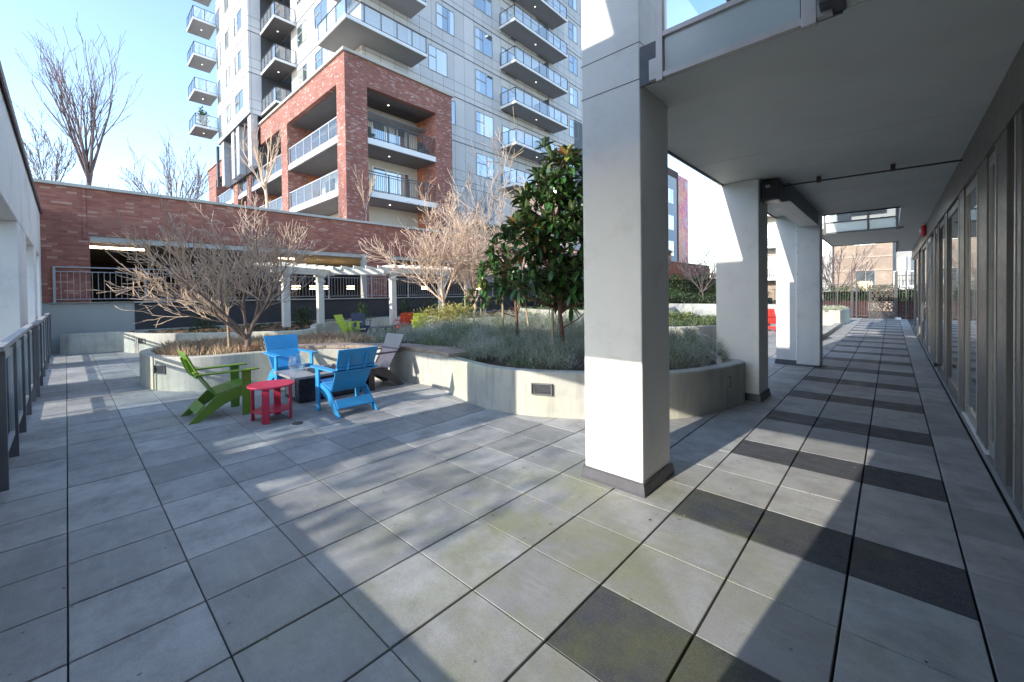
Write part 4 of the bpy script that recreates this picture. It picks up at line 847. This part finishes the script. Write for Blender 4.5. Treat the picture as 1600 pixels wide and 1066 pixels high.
def bushes(name,poly,soil,dens,mats,seed,bounds,excl,hm,sc=1.0):
    rr=random.Random(seed); m=MB(); x0,x1,y0,y1=bounds; n=int((x1-x0)*(y1-y0)*dens)
    for _ in range(n):
        x=rr.uniform(x0,x1); y=rr.uniform(y0,y1)
        if not inside((x,y),poly) or excl(x,y): continue
        dist=math.hypot(x-.83,y+2.41); far=max(1,dist/8.5); R0=rr.uniform(.2,.42)*sc; Hh=rr.uniform(.2,.5)*hm(x,y); mi0=rr.choice((0,0,1,1,2,2,3)) if len(mats)>3 else 0; ns=int(150/far**1.3)
        for k in range(ns):
            a=rr.random()*6.283; q=math.sqrt(rr.random()); el=math.cos(q*1.45); bx=x+math.cos(a)*R0*q; by=y+math.sin(a)*R0*q; bz=soil+Hh*el*rr.uniform(.55,1)
            dx,dy,dz=math.cos(a)*q*.8+rr.gauss(0,.2),math.sin(a)*q*.8+rr.gauss(0,.2),1.0; l_=math.sqrt(dx*dx+dy*dy+dz*dz); L=rr.uniform(.08,.17)*sc; dx,dy,dz=dx/l_*L,dy/l_*L,dz/l_*L
            mi=mi0 if rr.random()<.75 else rr.randrange(len(mats)) if rr.random()<.4 else rr.randrange(3); w=.0045*far
            for j in range(7 if far<1.6 else 5):
                t=j/6+rr.random()*.1; aa=j*2.4+a; px,py,pz=bx+dx*t,by+dy*t,bz+dz*t; l=rr.uniform(.022,.04)*far*(1.15-.5*t); ux,uy=math.cos(aa)*l,math.sin(aa)*l; o=len(m.v)
                m.v+=[(px-uy/l*w,py+ux/l*w,pz),(px+uy/l*w,py-ux/l*w,pz),(px+ux+dx*.25,py+uy+dy*.25,pz+l*.7)]; m.f.append((o,o+1,o+2)); m.m.append(mi)
    o=m.build(name,mats); tag(o,kind='stuff'); return o
o=bushes('lavender',inA,.62,6.5,LAV+[SHR[2],DRY[1]],51,(-12.6,-1.1,2.4,12.4),lambda x,y: lavex(x,y) or inside((x,y),capz) or (y<3.3 and x<-8.9),lambda x,y:1.0+.45*max(0,min(1,(y-3.5)/3)))
tag(o,'grey green lavender filling the long curved planter','lavender')
o=tufts('dry_grass',[inA],.62,30,.3,DRY,52,(-13.3,-9.2,-1.3,3.4),lambda x,y:inside((x,y),capz),width=.006,stems=34,spread=.24,leafy=False)
tag(o,'dry tan ornamental grass under the near bare tree','grass')
o=tufts('lavender',[offset(ptsE,.2)],.7,12,.32,LAV,53,(-3.1,-1.0,26.2,30.5)); tag(o,'grey foliage filling the angular planter by the gate','lavender')
o=tufts('ground_cover',[offset(ptsB,.25)],.58,5,.16,[SHR[0],DRY[2]],54,(-21,-14.5,-1,20.4)); tag(o,'sparse low ground cover in the planter along the charcoal wall','plants')
o=tufts('ground_cover',[offset(ptsD,.25),offset(ptsC,.25)],.62,7,.3,[SHR[0],LAV[2]],55,(-20.3,-3,12,28)); tag(o,'low green planting in the farther planters','plants')
def shrub(name,label,c,rx,ry,rz,n,L,mats,seed,group=None,cat='shrub',stem=True,wf=.45,bottom=.0):
    rr=random.Random(seed); m=MB(); t=thing(name,label,cat,(c[0],c[1],c[2]),group); b_=Vector(c)
    lobes=[(Vector((rr.uniform(-.6,.6)*rx,rr.uniform(-.6,.6)*ry,rz*rr.uniform(.35,.75))),rr.uniform(.35,.6)) for _ in range(9)]
    for _ in range(n):
        lc,s_=rr.choice(lobes); v=Vector((rr.gauss(0,1),rr.gauss(0,1),rr.gauss(0,1))).normalized(); q=rr.uniform(.55,1.03)
        p=Vector((lc.x+v.x*rx*s_*q,lc.y+v.y*ry*s_*q,max(bottom+.03,lc.z+v.z*rz*s_*q*.75)))+b_
        leaf(m,p,(v+Vector((rr.gauss(0,.5),rr.gauss(0,.5),.2+rr.gauss(0,.4)))),L*rr.uniform(.6,1.3),L*wf,rr.randrange(len(mats)),rr,.2)
    s2=MB()
    for k in range(5): lc,_s=lobes[k]; s2.tube([b_,b_+lc*.6,b_+lc],[.03,.02,.01],5)
    s2.build('stem',BARK,t,c); m.build('foliage',mats,t,c); return t
sh='evergreen shrubs before the charcoal wall'
for k,(x,y,s_,l) in enumerate([(-20.3,1.5,1.0,'young green fern-like shrub against the charcoal wall, left of the near bare tree trunk'),(-20.4,5.4,.9,'dark shrub against the charcoal wall just left of a pergola post'),(-20.2,8.4,1.0,'bright young shrub against the charcoal wall behind the navy chair'),(-20.4,11.2,1.1,'shrub against the charcoal wall behind the red chair'),(-20.3,13.0,1.2,'dark bushy shrub against the charcoal wall left of the last pergola post'),(-19.8,15.6,1.2,'dense dark shrub beyond the last pergola post')]):
    shrub('evergreen_shrub',l,(x,y,.58),.55*s_,.55*s_,.95*s_,520,.16,[SHR[0],SHR[1],SHR[2]] if k in(0,2) else [SHR[0],SHR[0],SHR[1]],60+k,sh,wf=.25)
shrub('golden_shrub','rounded golden yellow shrub behind the lavender, right of the pergola',(-12.3,8.1,.75),1.5,1.6,.8,3600,.1,YEL,70,stem=False)
shrub('golden_shrub','small yellow-green shrub in the planter seen beside the nearest column',(-6.1,15.2,.58),1.0,.8,.55,1500,.12,[YEL[1],SHR[2]],71)
def sun_screen():  # unseen leaf mass added to let the low sun through in dapples
    rr=random.Random(99); b_=(-5.2,-15,0); t=thing('leafy_sun_screen','loose leaf screen added unseen beyond the stucco wall to dapple the sun','shrub',b_); m=MB()
    for _ in range(2300): leaf(m,Vector((rr.uniform(-8.6,-3.4),rr.uniform(-16,-14),rr.uniform(1.5,7.0)+rr.gauss(0,.15))),Vector((rr.gauss(0,1),rr.gauss(0,.6),rr.gauss(0,1))),rr.uniform(.12,.3),.12,0,rr,.1)
    m.build('foliage',[SHR[0]],t,b_); s2=MB(); s2.tube([(-5.2,-15,0),(-5.4,-15,3),(-6,-15,6)],[.08,.06,.02],6); s2.build('stem',BARK,t,b_)
sun_screen()
hg='clipped and loose hedges beyond the courtyard'
def hedge(label,x0,x1,y0,y1,z0,z1,n,L,mats,seed,name='hedge'):
    rr=random.Random(seed); b_=((x0+x1)/2,(y0+y1)/2,z0); m=MB()
    for _ in range(n):
        x=rr.uniform(x0,x1); y=y0+abs(rr.gauss(0,.25))*(y1-y0) if rr.random()<.75 else rr.uniform(y0,y1); z=z0+(z1-z0)*rr.random()**.8+.12*math.sin(x*2.3)*1.0
        if rr.random()<.2: z=z1+rr.gauss(0,.07)+.1*math.sin(x*2.3)
        leaf(m,Vector((x,y,z)),Vector((rr.gauss(0,1),rr.gauss(-.8,.7),rr.gauss(.3,.6))),L*rr.uniform(.6,1.3),L*.5,rr.randrange(len(mats)),rr,.2)
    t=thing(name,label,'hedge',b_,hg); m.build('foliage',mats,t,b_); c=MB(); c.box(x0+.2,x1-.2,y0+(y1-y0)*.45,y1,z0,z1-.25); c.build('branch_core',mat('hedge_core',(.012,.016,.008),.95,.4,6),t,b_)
hedge('tall dark hedge below the far brick wall, seen between the first two columns',-21,-6.5,33,35.2,1.0,3.3,6000,.2,[SHR[0],SHR[0],SHR[1]],81)
hedge('low spreading juniper hedge on top of the grey retaining wall',-20,-4.8,27.2,29.5,1.02,1.75,5200,.14,[SHR[0],LAV[2]],82)
hedge('dark planting behind the sunlit planter wall, behind the magnolias',-20.5,-12.5,22.5,25,.7,2.6,3600,.2,[SHR[0],SHR[0],SHR[1]],83)
hedge('green hedge on the low brick wall behind the far fence',-3.2,4.0,36.3,37.5,1.1,2.1,2200,.18,[SHR[1],SHR[2]],84)
hedge('tall dark hedge seen between the middle and far columns',-9.5,-6.0,32,33.5,1.0,3.6,1600,.2,[SHR[0],SHR[1]],85)
shrub('evergreen_shrub','rounded green shrub in front of the tall dark hedge',(-11.2,28.8,1.05),.9,.8,1.1,900,.14,[SHR[1],SHR[2]],86)
bare_tree('bare_tree','slender bare sapling in front of the tall dark hedge',(-12.0,28.5,1.05),3.0,dict(VASE,rmin=.01,limbs=5),[BARKP,BARKD],87,bg,trunks=[((0,0,1),1.7,.06,(0,0,0))])
bare_tree('bare_tree','twiggy bare shrub-like tree at the right end of the tall dark hedge',(-9.3,29.2,1.05),3.6,dict(VASE,rmin=.012,limbs=8,limbang=(15,50)),[BARKD,BARKD],88,bg,trunks=[((0,0,1),.9,.06,(0,0,0))])
shrub('conifer','dark evergreen tree tops showing over the garage wall behind the magnolia',(-25,22.5,5.6),3.0,3.6,2.0,2600,.3,[SHR[0],SHR[1]],89,cat='tree')
shrub('evergreen_shrub','distant green shrub tips peeking over the garage wall on the left',(-31,1.3,6.0),1.5,1.4,1.6,500,.25,[SHR[0]],90)
# fallen leaves and grit on the paving
rr=random.Random(77); m=MB()
for _ in range(330):
    if rr.random()<.55: x,y=rr.choice([(-1.3,1.0),(-3.2,2.2),(-5.5,2.2),(-6,-2.7),(1.5,4),(-.9,4.6),(-10.5,-1.6),(-2,1.2),(.6,8)]); x+=rr.gauss(0,.6); y+=rr.gauss(0,.5)
    else: x,y=rr.uniform(-9,1.5),rr.uniform(-2.6,9)
    if x>1.55 or inside((x,y),offset(ptsA,-.05)) or (-1.65<x<-.85 and 1.2<y<2.1): continue
    leaf(m,Vector((x,y,.008+rr.random()*.006)),Vector((rr.gauss(0,1),rr.gauss(0,1),.08)),rr.uniform(.012,.04),rr.uniform(.008,.02),rr.randrange(2),rr,.02)
tag(m.build('leaf_litter',[mat('brown_fallen_leaf',(.13,.07,.035),.8),mat('pale_fallen_petal',(.4,.33,.22),.8)]),'small fallen leaves and grit scattered over the paving','leaves',kind='stuff')
# ------------------------------------------------------------------ far end: fence, gate, low wall
ff=(-.5,35,0)
F2=thing('metal_fence','dark iron picket fence across the far end of the walkway','fence',ff)
for x,h in [(-2.95,2.1),(-2.0,2.4),(-1.2,3.1),(-.95,3.2),(1.1,3.2),(1.55,3.2),(2.0,3.2)]: MB().box(x-.04,x+.04,34.96,35.04,0,h).build('post',DARKMETAL,F2,ff)
for a,b_,h in [(-6,-2.95,2.1),(-2.95,-.95,2.4),(-.95,-.32,2.4),(1.1,2.0,2.9)]:
    m=MB(); m.box(a,b_,34.98,35.02,h-.05,h); m.box(a,b_,34.98,35.02,.15,.2); k=a+.14
    while k<b_: m.box(k-.012,k+.012,34.985,35.015,.2,h-.05); k+=.14
    m.build('picket_panel',DARKMETAL,F2,ff)
t=thing('metal_gate','metal gate pierced with curling cut-outs at the end of the walkway','gate',(.3,35,0)); gb=(.3,35,0)
m=MB(); m.box(-.32,-.24,34.94,35.06,0,2.3); m.box(.98,1.06,34.94,35.06,0,3.1); m.box(-.24,.98,34.96,35.04,2.2,2.27); m.build('gate_frame',DARKMETAL,t,gb)
m=MB(); rr=random.Random(9); z=.12
while z<2.15:
    x=-.24; h=rr.uniform(.05,.1)
    while x<.98:
        w=rr.uniform(.08,.3); m.box(x,min(.98,x+w),34.985,35.015,z,z+h); x+=w+rr.uniform(.03,.1)
    z+=h+rr.uniform(.018,.035)
m.box(-.24,.98,34.984,35.0,.05,.1)
for k in range(4):
    pts=[(.8+.25*math.cos(a/8*math.pi),34.975,.35+.5*k+.18*math.sin(a/8*math.pi)) for a in range(9,17)]; m.tube(pts,.02,6)
m.build('pierced_panel',mat('gate_metal',(.06,.052,.048),.4,.2,8,metal=.4),t,gb)
m=MB(); m.box(-3.3,-.36,35.3,35.6,0,1.15); m.box(1.1,4,35.3,35.6,0,1.15); m.box(-3.32,-.35,35.28,35.62,1.152,1.2); m.box(1.09,4,35.28,35.62,1.152,1.2); tag(m.build('low_brick_wall',BRICKD,None,(0,35.4,0)),'low dark red brick wall behind the far fence and gate','wall')
t=tag(MB().tube([(1.15,34.4,0),(1.15,34.4,.12)],.16,12).build('ground_light',WHITEMETAL,None,(1.15,34.4,0)),'small pale fitting on the paving by the gate','light')
bare_tree('bare_tree','knotty bare tree in front of the beige brick building',(-2.4,39,0),5.0,dict(VASE,rmin=.012,limbs=7,limbang=(20,60)),[BARK,BARKD],91,bg,trunks=[((0,0,1),1.6,.1,(0,0,0))])
# ------------------------------------------------------------------ far buildings
def building(name,label,base): return thing(name,label,'building',base)
b1=(-1,50,0); N1=building('brick_building','beige brick building with white-trimmed windows beyond the gate',b1)
m=MB(); m.box(-3.3,.9,48,60,0,16); 
for z in (3.7,4.95,8.2): m.box(-3.32,.92,47.94,48.0,z,z+.12,1)
m.build('wall',[BRICKB,mat('sandstone_band',(.36,.3,.25),.8,.08)],N1,b1)
m=MB(); m.box(-6.6,-3.32,47.2,60,0,16); m.build('bay_wall',mat('pale_render',(.42,.41,.39),.8,.06),N1,b1)
m=MB(); m.box(.92,6.5,50.5,60,0,16,0); m.build('side_wall',mat('render_grey',(.3,.3,.3),.8,.06),N1,b1)
for (a,b_,z0,z1,yc) in [(-1.6,-.25,1.8,3.75,48),(-1.8,-.2,6.1,8,48),(-1.6,-.25,9.6,11.6,48),(-5.1,-4.25,1.9,3.6,47.2),(-4.15,-3.5,1.9,3.6,47.2),(-5.1,-4.25,5.2,6.9,47.2),(-4.15,-3.5,5.2,6.9,47.2),(-5.1,-4.25,8.4,10,47.2),(-4.15,-3.5,8.4,10,47.2),(-6.5,-5.4,1.9,3.6,47.2),(-6.5,-5.4,5.2,6.9,47.2)]:
    window(N1,b1,'y',yc,a,b_,z0,z1,.5,False)
window(N1,b1,'y',50.5,1.1,2.0,2.3,5.0,.98,False); window(N1,b1,'y',50.5,2.1,3.2,2.3,5.0,.98,False)
m=MB(); m.box(.95,3.4,48.6,50.49,1.95,2.3); m.box(.95,3.4,48.6,48.66,3.55,3.62)
k=1.0
while k<3.4: m.box(k-.03,k+.03,48.6,48.65,2.3,3.55); k+=.45
m.build('balcony',WHITEMETAL,N1,b1)
b2=(-12,45,0); N2=building('apartment_house','white and brick balconied house seen between the middle and far columns',b2)
m=MB(); m.box(-13,-6.7,46,56,0,14,0); m.box(-9,-6.69,45.95,46,3.9,5.6,1); m.box(-9,-6.69,45.95,46,0,2.8,1); m.build('wall',[mat('pale_render',(.42,.41,.39),.8,.06),BRICKB],N2,b2)
for z in (3.0,6.2,9.4):
    m=MB(); m.box(-9.5,-6.75,44.8,46,z,z+.25); m.box(-9.5,-6.75,44.8,44.85,z+1.15,z+1.2); k=-9.4
    while k<-6.8: m.box(k-.015,k+.015,44.81,44.84,z+.25,z+1.15); k+=.16
    m.build('balcony',WHITEMETAL,N2,b2)
    window(N2,b2,'y',45.95,-8.9,-7.2,z+.4,z+2.5,.5,False)
b3=(-34,84,0); N3=building('mural_building','distant brick building with a colourful pink and red mural on its end wall',b3)
m=MB(); m.box(-46,-30,60,78.8,0,25,0); m.box(-46,-29.97,78.8,79.6,0,25.4,1); m.box(-46,-29.97,60,78.8,24,25.4,1); m.build('wall',[mat('bluegrey_render',(.36,.4,.46),.8,.08),BRICKD],N3,b3)
mm=bpy.data.materials.new('mural_paint'); nt,bd,o_=nodes_of(mm); gp=geo(nt).outputs['Position']; vr=N(nt,'ShaderNodeTexVoronoi'); vr.inputs['Scale'].default_value=.42; nt.links.new(gp,vr.inputs['Vector'])
rp=N(nt,'ShaderNodeValToRGB'); nt.links.new(noise(nt,.35,4,gp,.7),rp.inputs[0]); e=rp.color_ramp.elements
e[0].position=.3; e[0].color=(.55,.4,.5,1); e[1].position=.75; e[1].color=(.6,.35,.35,1)
for ps,cc in ((.4,(.6,.2,.25,1)),(.47,(.55,.03,.06,1)),(.53,(.7,.12,.12,1)),(.6,(.7,.25,.08,1)),(.66,(.5,.1,.2,1))): q=e.new(ps); q.color=cc
nt.links.new(mixc(nt,.12,rp.outputs[0],vr.outputs['Color']),bd.inputs['Base Color'])
m=MB(); m.box(-40,-30,79.61,84.9,0,25); m.build('mural_wall',mm,N3,b3)
for z in (3.5,8.3,13.2,18.2): window(N3,b3,'x',-30,74.6,77.2,z+.6,z+3.4,.5,False); window(N3,b3,'x',-30,70.2,72.8,z+.6,z+3.4,.5,False)
t=building('gabled_shed','small brick hut with a gabled roof above the far garage wall',(-24,53,0)); m=MB(); m.box(-26,-22.2,50,56.0,0,7.6); m.build('wall',BRICKW,t,(-24,53,0)); m=MB(); m.sideprism([(-26.5,7.6),(-21.8,7.6),(-24.1,9.0)],49.6,56.4); m.build('roof',mat('roof_grey',(.12,.11,.12),.8),t,(-24,53,0)); window(t,(-24,53,0),'x',-22.2,52.4,54.2,6.2,7.3,.5,False)
t=building('tan_tower_block','tall tan building edge rising behind the middle column',(-14,66,0)); m=MB(); m.box(-17.3,-8.2,60,72,0,17.3); m.build('wall',mat('tan_render',(.5,.43,.36),.8,.08),t,(-14,66,0))
t=thing('lattice_mast','faint lattice antenna mast on the distant roofline','mast',(-30,92,0)); m=MB()
for dx,dy in ((0,0),(1.6,0),(0,1.6),(1.6,1.6)): m.bar((-30+dx,95+dy,0),(-30+dx,95+dy,13),.15,.15)
for k in range(6): m.bar((-30,95,2*k),(-28.4,96.6,2*k+2),.1,.1); m.bar((-28.4,95,2*k),(-30,96.6,2*k+2),.1,.1)
m.build('lattice',GREYMETAL,t,(-30,92,0))
# small plant on the lowest tower balcony, barbecue-like bundles on the podium balconies
shrub('potted_plant','leafy potted plant on the lowest left balcony of the tower',(-49.2,7.0,18.75),.45,.45,1.9,260,.28,[SHR[0],SHR[1]],95,cat='plant')
for k,(y,z) in enumerate([(10.9,11.82),(15.1,11.82)]):
    t=thing('balcony_chair',['dark covered chair at the left end of the upper podium balcony','dark covered chair at the right end of the upper podium balcony'][k],'chair',(-23.8,y,z),'dark chairs on the podium balcony')
    m=MB(); rbox(m,-23.8,y,.6,.6,z+.4,z+.5); m.build('seat',DARKMETAL,t,(-23.8,y,z)); m=MB(); m.box(-24.1,-24.02,y-.3,y+.3,z+.5,z+1.1); m.build('backrest',DARKMETAL,t,(-23.8,y,z))
    for a,b_ in ((-.25,-.25),(.25,-.25),(-.25,.25),(.25,.25)): m=MB(); rbox(m,-23.8+a,y+b_,.05,.05,z,z+.4); m.build('leg',DARKMETAL,t,(-23.8,y,z))
# ------------------------------------------------------------------ camera, sky and sun
f_,cx_,cy_,yaw,pitch,roll=642.25,800,468.2,.7454,-.0137,-.0121
fw=Vector((-math.sin(yaw)*math.cos(pitch),math.cos(yaw)*math.cos(pitch),math.sin(pitch))); r0=Vector((math.cos(yaw),math.sin(yaw),0)); u0=r0.cross(fw)
rv=r0*math.cos(roll)+u0*math.sin(roll); uv=-r0*math.sin(roll)+u0*math.cos(roll)
cam=bpy.data.cameras.new('Camera'); co=bpy.data.objects.new('Camera',cam); COL.objects.link(co)
co.matrix_world=Matrix(((rv.x,uv.x,-fw.x,.8314),(rv.y,uv.y,-fw.y,-2.4093),(rv.z,uv.z,-fw.z,1.9686),(0,0,0,1)))
cam.sensor_width=36; cam.lens=f_/1600*36; cam.shift_y=-(533-cy_)/1600; cam.clip_start=.05; cam.clip_end=1500
scene.camera=co
w=bpy.data.worlds.new('World'); scene.world=w; w.use_nodes=True; nt=w.node_tree
bgn=nt.nodes.get('Background') or nt.nodes.new('ShaderNodeBackground')
sky=nt.nodes.new('ShaderNodeTexSky'); sky.sky_type='NISHITA'; sky.sun_disc=False
sd=Vector((-.11,-1,.44)).normalized(); el=math.asin(sd.z); sky.sun_elevation=el; sky.sun_rotation=math.atan2(sd.x,sd.y); sky.air_density=1.0; sky.dust_density=.4; sky.ozone_density=1.6
nt.links.new(sky.outputs[0],bgn.inputs[0]); bgn.inputs[1].default_value=.15
sl=bpy.data.lights.new('Sun','SUN'); sl.energy=2.0; sl.angle=math.radians(.5); sl.color=(1,.93,.82)
so=bpy.data.objects.new('Sun',sl); COL.objects.link(so); so.rotation_euler=sd.to_track_quat('Z','Y').to_euler(); so.location=(0,-20,30)
vs=scene.view_settings; vs.view_transform='Standard'; vs.look='None'; vs.gamma=1; vs.exposure=1.8
scene.cycles.use_denoising=True; scene.cycles.max_bounces=8; scene.cycles.transparent_max_bounces=24
